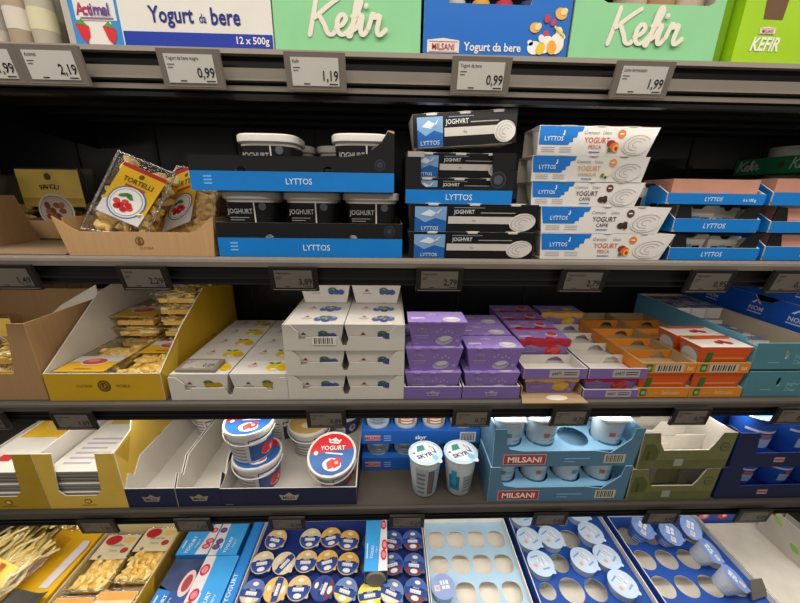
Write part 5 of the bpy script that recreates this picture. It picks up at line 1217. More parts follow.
def skyr_cup(lb, loc, body='#b9c4cc', lidm='#d8dde0', rz=0, rot=None, deco=None, side=None, rt=.046, h=.116):
    return cup('skyr_cup', lb, rt, .034, h, loc, M(body, .35, .04), M(lidm, .35, .03), deco, 'tall skyr cups', rz, rot, True, side=side)
def skyr_lid(b, fr, r):
    b.seg(fr, r, -1, 1, M('#a9cfe6', .35), 1); b.disc(fr, 0, r*.02, r*.84, M('#dfe3e6', .35), 2)
    b.decal(fr, [(-r*.5, r*.5), (-r*.1, r*.62), (-r*.0, r*.2), (-r*.5, -r*.0)], M('#3f8f8a'), 3); b.decal(fr, [(r*.2, r*.6), (r*.55, r*.35), (r*.7, -r*.1), (r*.4, -r*.0), (r*.35, r*.3)], M('#4f6fa8'), 3); b.decal(fr, [(r*.3, r*.5), (r*.5, r*.3), (r*.55, r*.05), (r*.42, r*.05)], M('#d9dee6'), 4)
    b.text(fr, 'SKYR', 0, -r*.42, r*.30, M('#26406a'), 4, .03, rot=.35); b.disc(fr, r*.55, -r*.45, r*.2, M('#7fb6d8'), 3); b.disc(fr, -r*.7, -r*.1, r*.08, M('#b0303a'), 4)
def skyr_side(kind):
    def f(b, rt, rb, h):
        if kind == 0:
            curved_label(b, rt, rb, h, -2.3, -1.5, h*.1, h*.85, M('#9aa3ab'), 1)
            for k in range(5): curved_label(b, rt, rb, h, -2.2, -1.65, h*(.15 + .13*k), h*(.2 + .13*k), M('#5a646e'), 2)
            curved_label(b, rt, rb, h, -1.45, -1.0, h*.12, h*.8, M('#6b5560'), 2); curved_label(b, rt, rb, h, -.95, -.3, h*.1, h*.82, M('#7fa6bb'), 1)
        else:
            curved_label(b, rt, rb, h, -2.5, -1.75, h*.2, h*.6, M('#1f6f9c'), 2); curved_label(b, rt, rb, h, -2.3, -1.95, h*.35, h*.75, M('#2f93b8'), 3); curved_label(b, rt, rb, h, -1.5, -.6, h*.12, h*.62, M('#8d949c'), 2)
            for k in range(4): curved_label(b, rt, rb, h, -1.4, -.7, h*(.18 + .1*k), h*(.21 + .1*k), M('#5a646e'), 3)
    return f
xk, wk = xs(362, 477, 464, ysk)
for lv in range(2):
    T, cs = pierced('skyr_tray', '%s bright blue skyr tray behind the two tall cups' % ('lower', 'upper')[lv], wk, .29, .046, (xk, ysk, zs + lv*(hcup - .018)), 4, 3, .040, SKB, M('#2a5aa8', .5), .0455, 'bright blue skyr trays', skf)
    for k, (x_, y_) in enumerate(cs):
        if k < 4 or (lv == 1 and k < 8):
            brown = lv == 1 and k % 4 in (1, 2)
            def sd2(b, rt, rb, h, brown=brown):
                curved_label(b, rt, rb, h, -2.3, -.8, h*.45, h*.80, M('#a8744a' if brown else '#8d98a4'), 1)
                for q in range(3): curved_label(b, rt, rb, h, -2.0, -1.1, h*(.5 + .09*q), h*(.54 + .09*q), M('#dcd8d2' if brown else '#5a6a7a'), 2)
            skyr_cup('skyr cup standing in the %s bright blue tray, %s row, %s' % (('lower', 'upper')[lv], ('front', 'second')[k//4], ('first from left', 'second from left', 'third from left', 'last at right')[k % 4]), (x_, y_, zs + lv*(hcup - .018) + .0045), side=sd2, h=hcup - .022 if lv == 0 else hcup, rt=.040)
pc = [ay(425, 499, .76), ay(458, 499, .76)]
skyr_cup('left of the two tall skyr cups standing alone on the shelf, grey printed side', (az(424.5, 494, S4).x, .775, S4 + .0005), '#b7bfc6', rz=0, deco=skyr_lid, side=skyr_side(0), h=.128, rt=.047)
skyr_cup('right of the two tall skyr cups standing alone on the shelf, blue splash side', (az(458, 494, S4).x + .004, .778, S4 + .0005), '#bcc4ca', rz=0, deco=skyr_lid, side=skyr_side(1), h=.128, rt=.047)
# pale blue stacked trays with red brand plates
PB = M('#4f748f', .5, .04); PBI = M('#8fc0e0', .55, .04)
xm, wm_ = xs(487, 622, 502, Y4); hM = .1205
for lv in range(2):
    fo = [(0, 0), (wm_, 0), (wm_ + (.010 if lv else .004), hM*(1.0)), (wm_ - .016, hM), (wm_ - .022, hM*.72), (wm_*.82, hM*.36), (wm_*.70, hM*.42), (wm_*.2, hM*.42), (.042, hM*.48), (.032, hM*.62), (.028, hM), (-.004*lv, hM)]
    def pf(b, fr, w):
        r = M('#a83a3e'); x_, y_ = w*.22, hM*.20; wd, hh = w*.30, .034
        b.rect(fr, x_ - wd/2, x_ + wd/2, y_ - hh/2, y_ + hh/2, M('#c9a8a0'), 1); b.rect(fr, x_ - wd/2 + .002, x_ + wd/2 - .002, y_ - hh/2 + .002, y_ + hh/2 - .002, M('#a63a3c'), 2); b.text(fr, 'MILSANI', x_, y_ - .0085, .017, M('#e9dfd4'), 3, .025, sx=1.05)
        b.rect(fr, w*.5, w*.68, hM*.20, hM*.225, M('#8fb4cc'), 1); b.rect(fr, w*.5, w*.58, hM*.12, hM*.14, M('#8fb4cc'), 1); barcode(b, fr, w*.78, w*.93, hM*.08, hM*.32, M('#b9b4a2'), 1)
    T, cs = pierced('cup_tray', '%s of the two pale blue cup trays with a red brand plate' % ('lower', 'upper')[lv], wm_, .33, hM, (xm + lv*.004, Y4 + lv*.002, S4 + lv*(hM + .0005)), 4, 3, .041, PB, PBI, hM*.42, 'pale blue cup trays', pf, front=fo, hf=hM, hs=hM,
        side=[(0, 0), (.324, 0), (.324, hM), (.2, hM), (.19, hM*.5), (.12, hM*.5), (.11, hM), (0, hM)], top=M('#86bbe0', .5, .03))  # top sheet brighter than the front: light from above put into colour
    for k, (x_, y_) in enumerate(cs):
        if k > 7 or (lv == 1 and k in (2,)) or (lv == 0 and k > 3): continue
        def dl(b, fr, r):
            b.disc(fr, 0, 0, r*.96, M('#d3dbe2', .35), 1, n=26); b.decal(fr, [(-r*.75, r*.3), (-r*.2, -r*.4), (0, -r*.3), (-r*.55, r*.6)], M('#4a8fc8'), 2); b.decal(fr, [(r*.0, r*.8), (r*.75, -r*.2), (r*.85, 0), (r*.3, r*.8)], M('#3f84c0'), 2); b.rect(fr, -r*.2, r*.4, -r*.1, r*.0, M('#b55a5a'), 3)
        def sd3(b, rt, rb, h):
            curved_label(b, rt, rb, h, -2.6, -.5, h*.30, h*.42, M('#4f8cb8'), 1); curved_label(b, rt, rb, h, -2.0, -1.6, h*.62, h*.74, M('#b07070' if k % 2 else '#5f90b0'), 1); curved_label(b, rt, rb, h, -1.5, -.7, h*.5, h*.54, M('#6f9cc0'), 1); curved_label(b, rt, rb, h, -1.5, -.9, h*.62, h*.70, M('#8fb0c8'), 1)
        cup('yogurt_cup', 'pale blue yogurt cup in the %s red-plate tray, %s row, %s' % (('lower', 'upper')[lv], ('front', 'second')[k//4], ('far left', 'second from left', 'third from left', 'far right')[k % 4]), .0435 if lv else .038, .033, .118 if lv else .112, (x_, y_, S4 + lv*(hM + .0005) + .0045), M('#b4c6d2', .35, .04), M('#c9d8e4', .35), dl, 'pale blue yogurt cups', .2*(k % 3), side=sd3)
# olive printed trays
OLV = M('#6a6a42', .55, .10, 0, 40); OLS = M('#5d5f38', .6, .12, 0, 30)
def olive_front(w, h0, h1, l=.05, r=.05):
    return [(0, 0), (w, 0), (w + .004, h1), (w - r*.7, h1), (w - r, h0 + .02), (w - r - .012, h0), (l + .012, h0), (l, h0 + .02), (l*.8, h1), (-.004, h1)]
for lv, (pa, pb, z, h0, h1) in enumerate(((629, 712, S4, .050, .108), (639, 727, S4 + .110, .062, .118))):
    x_, w_ = xs(pa, pb, 490 if lv == 0 else 460, Y4)
    def pf(b, fr, w):
        b.rect(fr, .0, w, 0, .03, OLS, 1); b.rect(fr, w*.40, w*.50, .010, .034, M('#8f948c'), 2); b.decal(fr, [(.004, .03), (.045, .03), (.05, .06), (.03, .085), (.008, .08)], M('#4c5428', .6, .15), 2)
        b.rect(fr, .018, .024, .03, .06, M('#3c3a20'), 3); b.disc(fr, w - .02, h1*.62, .014, M('#4c5234'), 2); b.disc(fr, w - .02, h1*.62, .011, OLV, 3); b.rect(fr, w-.027, w-.013, h1*.6, h1*.64, M('#4c5234'), 4)
    T = tray('carton_tray', '%s olive green tray with landscape printed corner posts' % ('lower', 'upper')[lv], w_, .40 - .14*lv, (x_, Y4, z), OLV, M('#cdc8be', .7), hf=h1, hs=h1, hb=h1*.8, front=olive_front(w_, h0, h1), pf=pf, group='olive green trays', side=[(0, 0), (.394 - .14*lv, 0), (.394 - .14*lv, h1), (.20, h1*.9), (.05, h1*.95), (0, h1)])
    if lv:
        for k in range(3):
            b = B(); b.panel(F((-w_/2 + .004, .07 + k*.06, .004)), [(0, 0), (w_ - .008, 0), (w_ - .008, .05), (w_*.62, .05), (w_*.55, .02), (w_*.35, .02), (w_*.28, .05), (0, .05)], .0025, M('#d4cfc6', .7)); b.build('divider', T)
    else:
        for k, (dx, c1, lb) in enumerate(((-.075, '#5a4a30', 'brown printed carton lying at left in the lower olive tray'), (.03, '#6e6a48', 'olive printed carton lying at right in the lower olive tray'))):
            Q = thing('drink_carton', lb, 'carton', (x_ + dx, Y4 + .05, z + .0045), .1*k); bb = B(); bb.box(-.042, .042, 0, .18, 0, .065, M('#cfc9bd', .5), mfront=M(c1, .5, .15)); t_ = TOP(.084, .065); bb.rect(t_, .006, .078, .01, .15, M(c1, .5, .2), 1)
            for q in range(4): bb.rect(t_, .02, .064, .03 + q*.022, .036 + q*.022, M('#b9b49c'), 2)
            bb.build('carton_body', Q); bb = B(); bb.lathe([(.014, 0), (.014, .012), (.012, .014)], M('#b9b6ae', .3)); bb.build('cap', Q, (0, .02, .065), smooth=True)
Q = thing('yogurt_tray', 'plain bright blue tray at the back of the upper olive green tray', 'tray', (.952, 1.0, S4 + .1145), 0)
bb = B(); bb.panel(FRONT(.13), [(0, 0), (.13, 0), (.13, .075), (.08, .04), (.05, .04), (0, .07)], .003, SKB, WIN, WIN); bb.build('front_panel', Q); B().box(-.063, .063, .003, .14, 0, .003, WIN).build('base', Q); B().panel(RIGHT(.13), R4(.14, .075), .003, SKB).build('side_panel', Q); B().panel(LEFT(.13, .14), R4(.14, .075), .003, SKB).build('side_panel', Q)
# navy trays with blue cups
for lv, (pa, z) in enumerate(((717, S4), (732, S4 + .113))):
    xl_ = ay(pa, 490 if lv == 0 else 460, Y4).x; w_ = .40; x_ = xl_ + w_/2
    def pf(b, fr, w): b.rect(fr, w*.30, w*.375, .016, .032, M('#b08a88'), 1); b.rect(fr, w*.305, w*.37, .022, .026, M('#8a3a40'), 2)
    T = tray('cup_tray', '%s dark navy cup tray with a small pink plate at the fourth shelf right end' % ('lower', 'upper')[lv], w_, .36 - .09*lv, (x_, Y4, z), M('#1b2346', .5, .05), M('#223a8c', .5), hf=.112, hs=.112, hb=.1, pf=pf, group='dark navy trays', front=[(0, 0), (w_, 0), (w_, .05), (.062, .046), (.052, .112), (0, .112)], side=[(0, 0), (.354 - .09*lv, 0), (.354 - .09*lv, .11), (.02, .112), (0, .112)], left=[(0, 0), (.354 - .09*lv, 0), (.354 - .09*lv, .07), (.1, .07), (.03, .112), (0, .112)])
    for k in range(6):
        if lv == 0 and k > 2: continue
        def sd4(b, rt, rb, h):
            curved_label(b, rt, rb, h, -2.7, -.4, h*.66, h*.72, M('#c9d2e4'), 1); curved_label(b, rt, rb, h, -2.2, -1.0, h*.25, h*.5, M('#9db4dc'), 1); curved_label(b, rt, rb, h, -1.9, -1.3, h*.52, h*.62, M('#b8686c'), 1)
        def dl4(b, fr, r): b.disc(fr, 0, 0, r*.9, M('#2a62c0', .35), 1); b.rect(fr, -r*.5, r*.5, -r*.1, r*.3, M('#c6d2e6'), 2)
        cup('yogurt_cup', 'bright blue yogurt cup in the %s dark navy tray, %s row, %s' % (('lower', 'upper')[lv], ('front', 'back')[k//3], ('left', 'middle', 'right')[k % 3]), .052, .04, .103 if lv == 0 else .125, (xl_ + .115 + (k % 3)*.112, Y4 + .075 + (k//3)*.115, z + .0045), M('#2458bc', .35, .04), M('#c3cfe2', .35), dl4, 'bright blue yogurt cups', .3*k, side=sd4, tab=False)

# ============================================================ bottom deck
DZ = S5
ZT, ZL = .325, .345
# --- tan and brown lidded cups
def dessert_deco(top, low, rot):
    def d(b, fr, r):
        b.seg(fr, r*.97, -1, 1, M(top, .35, .05), 1, rot); b.seg(fr, r*.97, -.45, .12, M('#2a468c', .35), 2, rot); b.seg(fr, r*.97, -1, -.45, M(low, .35), 2, rot)
        c, s_ = math.cos(rot), math.sin(rot); R2 = lambda a, q: (a*c - q*s_, a*s_ + q*c)
        P = [R2(-r*.5, -r*.30), R2(r*.45, -r*.30), R2(r*.45, r*.0), R2(-r*.5, r*.0)]; b.decal(fr, P, M('#d6d2ce'), 4)
        b.decal(fr, [R2(-r*.75, r*.02), R2(r*.6, r*.06), R2(r*.8, r*.2), R2(-r*.5, r*.2)], M('#1d2a66'), 3)
        b.text(fr, 'desira', *R2(-r*.0, r*.07), r*.15, M('#c9cfe0'), 5, .01, rot=rot)
        b.disc(fr, *R2(r*.0, -r*.65), r*.34, M('#d9d4cc'), 3, r*.2, rot=rot); b.disc(fr, *R2(r*.05, r*.6), r*.26, M('#e2d6b8'), 3, r*.16, rot=rot)
        for k in range(4): P2 = R2(-r*.42 + k*r*.22, -r*.22); b.disc(fr, P2[0], P2[1], r*.05, M('#8d93a8'), 5)
    return d
xt0, xt1, yt0, yd_ = -.4735, .1305, .56, .455
wt = xt1 - xt0
def pfn(b, fr, w): pass
NVT = M('#1a2f74', .5, .05)
lidc = [(-.411, .923, 'tan'), (-.286, .924, 'cream'), (-.212, .927, 'tan2'), (-.145, .915, 'tan2'), (-.431, .842, 'cream'), (-.357, .838, 'side'), (-.283, .843, 'tan'), (-.211, .842, 'tan2'), (-.138, .833, 'tan2'), (-.431, .752, 'torn'), (-.359, .757, 'tan3'), (-.286, .760, 'tan'), (-.210, .758, 'brown2'), (-.136, .751, 'yel'), (-.058, .738, 'yel2'),
        (.015, .911, 'br'), (.089, .910, 'br'), (.014, .829, 'br'), (.089, .826, 'br'), (.012, .743, 'cream2'), (.089, .746, 'br')]
T, cs = pierced('cup_tray', 'dark blue tray of small custard and chocolate dessert cups, left part of the bottom deck', wt, yd_, .055, ((xt0 + xt1)/2, yt0, DZ), 8, 5, .0352, NVT, WIN, .0495, 'cup trays on the bottom deck', pit=(.0747, .0822), px0=(-.436 + .4735), oy=.925 - yt0 - 4*.0822 + .0, hs=.075, cups=[(q[0], q[1]) for q in lidc])
KND = {'tan': ('#d2b27c', '#2f4f9a', 'tan lidded'), 'cream': ('#cfc0a0', '#2f4f9a', 'cream lidded'), 'tan2': ('#d8a850', '#2f4f9a', 'golden lidded'), 'side': ('#d6c6a4', '#d6c6a4', 'turned cream lidded'), 'torn': ('#5a70a8', '#cbb88c', 'creased blue and tan lidded'), 'tan3': ('#d4b060', '#d4b060', 'turned golden lidded'), 'brown2': ('#3a4a8a', '#7a4038', 'turned blue and brown lidded'), 'yel': ('#6a82b4', '#d8bc4a', 'blue and yellow lidded'), 'yel2': ('#d8cc5a', '#d8cc5a', 'yellow lidded'), 'br': ('#4a62a4', '#7d3f34', 'blue and brown lidded'), 'cream2': ('#6a82b4', '#d8cba6', 'blue and cream lidded')}
RT = {'side': .95, 'tan3': 1.5, 'brown2': 1.3, 'torn': -.1, 'cream2': -.4, 'yel': -.3}
colname = lambda x: 'leftmost' if x < -.40 else 'second' if x < -.34 else 'third' if x < -.25 else 'fourth' if x < -.18 else 'fifth' if x < -.1 else 'sixth' if x < -.03 else 'seventh' if x < .05 else 'eighth'
for k, (x_, y_, kd) in enumerate(lidc):
    tp, lw, nm = KND[kd]; rw = 'back' if y_ > .88 else 'middle' if y_ > .8 else 'front'
    cup('dessert_cup', '%s dessert cup, %s column, %s row of the custard tray' % (nm, colname(x_), rw), .0372, .027, ZL - DZ - .0042, (x_, y_, DZ + .0038), M('#2d4a8c' if kd != 'br' else '#4a3a3a', .4), M(tp, .35), dessert_deco(tp, lw, RT.get(kd, .12 * ((k * 7) % 5 - 2))), 'small dessert cups in the dark blue tray', 0)
# sleeve lying on top of the cups
def berry_deco(b, fr, w, d, kind, flip=False):
    """long printed sleeve top: w across, d deep"""
    sk = M('#3d97d8', .45, .05); b.rect(fr, 0, w, 0, d, sk if kind != 'dark' else M('#2f4f8c', .5, .25), 1)
    if kind == 'dark':
        b.decal(fr, [(0, d*.55), (w*.5, d*.5), (w, d*.75), (w, d), (0, d)], M('#3a4668', .5, .3), 2); b.decal(fr, [(0, 0), (w*.5, 0), (w*.4, d*.5), (0, d*.6)], M('#2f77bc', .5, .1), 2)
        b.disc(fr, w*.8, d*.62, w*.2, M('#d9b9b4'), 3, d*.2); b.disc(fr, w*.8, d*.62, w*.13, M('#9c4048'), 4, d*.13); b.disc(fr, w*.84, d*.15, w*.12, M('#4a4468'), 3, d*.1)
    else:
        b.decal(fr, [(w*.60, 0), (w, 0), (w, d), (w*.78, d), (w*.68, d*.5)] if not flip else [(0, 0), (w*.26, 0), (w*.34, d*.5), (w*.3, d), (0, d)], M('#cfcdd0', .45), 2)
        rr = '#b8283a' if kind != 'blue' else '#4a3a6a'; u0 = w*.84 if not flip else w*.15
        for k, q in enumerate((.25, .42, .78)): b.disc(fr, u0 + (k % 2)*w*.04, d*q, w*.13, M(rr), 3 + k, d*.09); b.disc(fr, u0 + (k % 2)*w*.04, d*q, w*.09, M('#d9808a' if kind != 'blue' else '#6a5a8c'), 4 + k, d*.055)
    xx_ = w*.38 if not flip else w*.62
    b.text(fr, 'YOGURT', xx_, d*.30, w*.11, M('#dfe8f2'), 4, .01, sx=.9, rot=1.45); b.text(fr, 'magro', xx_ + w*.17, d*.34, w*.08, M('#bcd6ee'), 4, .01, rot=1.45); b.rect(fr, xx_ - w*.3, xx_ - w*.25, d*.2, d*.45, M('#bcd6ee'), 3)
def long_sleeve(lb, x, Y, z, w, d, h, kind, flip=False, rz=0, rot=None, open_front=False):
    T = thing('yogurt_sleeve', lb, 'yogurt pack', (x, Y, z), rz, 'blue yogurt sleeves on the bottom deck', rot)
    b = B(); m = M('#2f80c4', .45, .05)
    b.box(-w/2, w/2, 0, d, 0, h, m); berry_deco(b, TOP(w, h), w, d, kind, flip)
    b.rect(FRONT(w), .002, w - .002, h*.05, h*.95, M('#26242a', .6) if open_front else M('#2a72b4', .5), 1); b.build('sleeve', T)
    if open_front:
        for k in range(1):
            bb = B(); ax = Matrix.Rotation(PI/2, 4, 'X'); bb.lathe([(w*.42, -.004), (w*.44, .002), (w*.40, .006), (w*.30, .0065)], M('#6d675f', .4), ax=ax); bb.build('cup_end', T, (0, -.002, h*.46), smooth=True)
    return T
c0 = az(377.5, 524, .42); c1 = az(366, 576, .42)
long_sleeve('blue yogurt sleeve with citrus print lying on top of the dessert cups', -.040, .765, ZL + .0025, .075, .20, .058, 'citrus', open_front=True, rot=(0, 0, .02))
# --- pale blue empty tray
PBD = M('#a9cbe4', .5, .03); PBW = M('#cfcac0', .6, .03)
xq0, xq1 = .134, .452
T, cs = pierced('cup_tray', 'pale blue pierced tray, nearly empty, in the middle of the bottom deck', xq1 - xq0, .45, .06, ((xq0 + xq1)/2, .545, DZ), 4, 5, .0330, PBD, M('#e2ddd3', .6), .055, 'cup trays on the bottom deck', pit=(.0752, .0885), px0=.0440, oy=.923 - .545 - 4*.0885, hs=.075, top=PBD, lift=.018, sq=.8, cups=[(az(443, 586, .355).x, az(443, 586, .355).y)])
b = B(); b.panel(F((-.155, .0, 0)), [(0, 0), (.31, 0), (.31, .10), (.26, .10), (.25, .075), (.05, .075), (.04, .10), (0, .10)], .003, WIN); tag(b.build('cardboard_sheet', None, ((xq0 + xq1)/2, 1.0, DZ)), 'white cardboard end wall standing behind the pale blue empty tray', 'cardboard')
def pale_deco(rot=0.6, base='#a9c2e0'):
    def d(b, fr, r):
        b.disc(fr, 0, 0, r*.97, M(base, .35, .06), 1, n=26); c, s_ = math.cos(rot), math.sin(rot); R2 = lambda a, q: (a*c - q*s_, a*s_ + q*c)
        for (x0, x1, y0, y1, m, lv) in ((-.2, .5, .1, .42, '#d9dee6', 2), (-.1, .55, -.25, .02, '#d9dee6', 2), (-.75, -.3, -.35, .1, '#cdc9c8', 2), (-.6, .1, .5, .62, '#7f9cc8', 2), (-.1, .5, -.55, -.42, '#7f9cc8', 2), (.2, .28, .1, .42, '#8fa6cc', 3), (-.02, .06, .1, .42, '#8fa6cc', 3), (.15, .23, -.25, .02, '#8fa6cc', 3)):
            b.decal(fr, [R2(x0*r, y0*r), R2(x1*r, y0*r), R2(x1*r, y1*r), R2(x0*r, y1*r)], M(m), lv)
        b.disc(fr, *R2(-r*.5, -r*.1), r*.14, M('#c2a49c'), 3)
    return d
cup('yogurt_cup', 'single pale lilac lidded cup in the front left hole of the pale blue tray', .038, .027, .063, (az(443, 586, .355).x, az(443, 586, .355).y, DZ + .0215), M('#8fa8cc', .4), M('#9aa4cc', .35), pale_deco(.1, '#8d9ccb'), 'pale blue lidded cups')
# --- dark blue tray with pale cups
DB = M('#1f4da2', .5, .05)
xd0, xd1 = .474, .846
pale = [(.518, .909, .5), (.598, .912, .5), (.759, .926, .5), (.519, .821, .2), (.679, .829, .5), (.762, .839, .7), (.765, .753, .6), (.518, 1.0, .3), (.757, 1.012, .3)]
T, cs = pierced('cup_tray', 'dark blue pierced tray holding seven pale blue lidded cups', xd1 - xd0, .53, .06, ((xd0 + xd1)/2, .548, DZ), 4, 6, .0390, DB, M('#ddd8ce', .6), .0545, 'cup trays on the bottom deck', pit=(.0805, .0855), px0=.0465, oy=.918 - .548 - 4*.0855, hs=.075, top=DB, cups=[(q[0] + .004*(k % 2), q[1] - .006) for k, q in enumerate(pale)])
for k, (x_, y_, r_) in enumerate(pale):
    cup('yogurt_cup', 'pale blue lidded cup, ' + ('back row first from left', 'back row second from left', 'back row at right', 'middle row at left', 'middle row third hole', 'middle row at right', 'front row at right', 'under the rail at left', 'under the rail at right')[k] + ', in the dark blue tray', .043, .031, ZL + .008 - DZ - .004, (x_ + .004*(k % 2), y_ - .006, DZ + .0038), M('#93a6c0', .4), M('#bcd2ec', .35), pale_deco(r_, '#bcd0ea'), 'pale blue lidded cups')
# --- dark blue tray with tumbled cups
xg0, xg1 = .866, 1.225
T, cs = pierced('cup_tray', 'dark blue pierced tray with tumbled cups, right of the pale cup tray', xg1 - xg0, .36, .06, ((xg0 + xg1)/2, .648, DZ), 4, 4, .0345, M('#1c4aa8', .5, .05), M('#ddd8ce', .6), .0545, 'cup trays on the bottom deck', pit=(.0800, .0865), px0=.0460, oy=.924 - .648 - 3*.0865, hs=.078, top=M('#1d4aa0', .5, .05))
tum = [(643, 527.5, .37, (.25, .1, .3), 'leaning cup at the back left'), (671, 533, .36, (.35, .05, .2), 'leaning cup at the back middle'), (691, 527.5, .40, (.5, .25, -.2), 'leaning cup at the back right'), (711, 551, .40, (.35, .35, .2), 'cup tipped over in the middle row'), (735, 578, .37, (.2, .45, .1), 'cup tipped over at the front right')]
for k, (px, py, zt_, rt_, lb) in enumerate(tum):
    Rm = Matrix.Rotation(rt_[2], 4, 'Z') @ Matrix.Rotation(rt_[1], 4, 'Y') @ Matrix.Rotation(rt_[0], 4, 'X')
    up = Rm @ Vector((0, 0, 1)); tl_ = math.sqrt(max(0, 1 - up.z**2)); oz = DZ + .0565 + .0265*tl_
    p = az(px, py, oz + .060*up.z); o = p - up*.060
    def sd5(b, rt, rb, h):
        for q in range(3): curved_label(b, rt, rb, h, -3.0, .0, h*(.2 + .2*q), h*(.25 + .2*q), M('#c3cada'), 1)
    cup('yogurt_cup', 'blue and white lidded ' + lb + ' of the tumbled cup tray', .0385, .027, .060, o, M('#3a62b0' if k < 3 else '#b9bfca', .4), M('#7f98cc', .35), pale_deco(.5 + k*.4, '#6f8ac4'), 'tumbled blue cups', rot=rt_, side=sd5)
b = B(); b.panel(F((0, 0, 0)), [(0, 0), (.07, 0), (.06, .05), (.01, .055)], .003, M('#6a6660', .6)); tag(b.build('cardboard_flap', None, (1.16, .70, DZ + .065), (-.5, 0, .2)), 'grey cardboard flap bent over the front right corner of the tumbled cup tray', 'cardboard')
# --- white empty tray at right
xw0, xw1 = 1.235, 1.62
def fruitback(b, fr, w):
    b.rect(fr, 0, w, 0, .10, M('#26469c', .5), 1)
    for k in range(5):
        u = .05 + k*.08; b.disc(fr, u, .05, .022, M(('#c9646a', '#c8404a', '#d9a86a', '#c9646a', '#d0b088')[k], .5, .15), 2, .018); b.disc(fr, u + .004, .053, .009, M('#e8c0b0'), 3)
T = tray('yogurt_tray', 'empty white tray with dark blue outside at the right end of the bottom deck', xw1 - xw0, .48, ((xw0 + xw1)/2, .52, DZ), M('#20408c', .5), M('#d0cbc1', .65), hf=.05, hs=.07, hb=.018, group=None)
w_ = xw1 - xw0; b = B(); fruitback(b, F((-w_/2, 0, 0)), w_); b.panel(F((-w_/2, 0, 0)), R4(w_, .10), .003, M('#26469c', .5)); tag(b.build('cardboard_sheet', None, ((xw0 + xw1)/2, 1.006, DZ + .002)), 'dark blue fruit printed end wall behind the empty white tray', 'cardboard')
b = B(); fr = F((0, .46, 0), (0, -1, 0), (0, 0, 1)); b.panel(fr, R4(.46, .13), .003, M('#bdb8ae', .6))
for k, (u, v, m) in enumerate(((.05, .10, '#8fc05a'), (.12, .05, '#86b850'), (.02, .12, '#b8403a'), (.20, .09, '#8fc05a'))): b.disc(fr, u, v, .018, M(m), 1 + k, .011, rot=-.5)
tag(b.build('cardboard_sheet', None, (1.50, .526, DZ + .0042)), 'grey white panel with green leaf print along the right side of the white tray', 'cardboard')
# --- blue sleeves
for kind, fl, lb, xl_, xr_, y0, y1, zt_ in (('red', False, 'blue yogurt sleeve with red berry print, back left of the blue sleeves', -.742, -.632, .872, .985, .345), ('blue', True, 'blue yogurt sleeve with dark berry print, back right of the blue sleeves', -.630, -.530, .868, .985, .345), ('dark', False, 'dark blue yogurt sleeve with berry bowl print, front left of the blue sleeves', -.736, -.632, .66, .862, .338), ('citrus', True, 'blue yogurt sleeve with citrus print, front right of the blue sleeves', -.628, -.515, .655, .862, .350)):
    long_sleeve(lb, (xl_ + xr_)/2, y0, DZ + .0005, xr_ - xl_ - .002, y1 - y0, zt_ - DZ, kind, fl)
b = B(); b.box(-.018, .018, 0, .40, 0, .082, M('#1c68b8', .5, .05)); fr = F((.018, 0, 0), (0, 1, 0)); fr2 = TOP(.036, .082); b.rect(fr2, .004, .032, .01, .39, M('#2a7cc8', .5), 1); b.text(fr2, 'YOGURT', .018, .16, .014, M('#bcd6ee'), 2, .01, rot=1.57); tag(b.build('yogurt_sleeve', None, (-.493, .60, DZ + .0005)), 'narrow bright blue sleeve standing on edge left of the custard cup tray', 'yogurt pack')
# --- yellow pasta tray
xp0, xp1 = -1.035, -.772; PT = M('#d8a52a', .5, .06)
def pside(b, fr, d): b.decal(fr, [(.05, .02), (.2, .02), (.24, .05), (.22, .075), (.06, .075)], M('#c8a01e'), 1)
T = tray('pasta_tray', 'yellow rimmed tray of loose pasta packs on the bottom deck', xp1 - xp0, .45, ((xp0 + xp1)/2, .54, DZ), PT, M('#c9b98a', .6), hf=.06, hs=.085, hb=.085, ps=pside, group=None, me=M('#cfc3a0', .6))
b = B(); b.panel(F((.0, 0, 0), (0, 1, 0), (0, 0, 1)), [(0, 0), (.20, 0), (.19, .05), (.02, .05)], .003, M('#8a6a2a', .6)); b.build('dark_flap', T, ((xp1 - xp0)/2 + .004, .25, .03))
WL = M('#d0c3a0', .45)
def deck_pack(lb, x, Y, z, w, d, h, lab, acc, seed, rot=None):
    T = pasta_pack(lb, w, d, h, (x, Y, z), None, seed=seed, n=85, rot=rot)
    b = B(); fr = F((-w/2, 0, h + .0015), (1, 0, 0), (0, 1, 0)); y0, y1 = d*lab[0], d*lab[1]
    b.panel(fr, [(.003, y0), (w - .003, y0), (w - .003, y1), (.003, y1)], .0008, WL); b.text(fr, ('Tortellini', 'alla carne')[seed % 2], w*.5, y0 + (y1 - y0)*.5, .009, M('#4a4238'), 2, .0, shear=.2); b.text(fr, 'fresca', w*.5, y0 + (y1-y0)*.3, .008, M('#4a4238'), 2, 0, shear=.2); b.disc(fr, w*.25, y0 + (y1-y0)*.1, .006, M('#6a5a4a'), 2)
    if acc == 'red': b.disc(fr, w*.3, y1 - .02, .026, M('#b8242a'), 2, .018); b.disc(fr, w*.8, y0 + .03, .013, M('#a8322e'), 2, .01); b.disc(fr, w*.75, y1 - .02, .02, M('#d8b060'), 2, .012)
    else: b.rect(fr, .004, w - .004, y1 - .025, y1 - .002, M('#d89a4a'), 2)
    b.build('printed_label', T); return T
zp = DZ + .0405
hw = (xp1 - xp0 - .012)/2
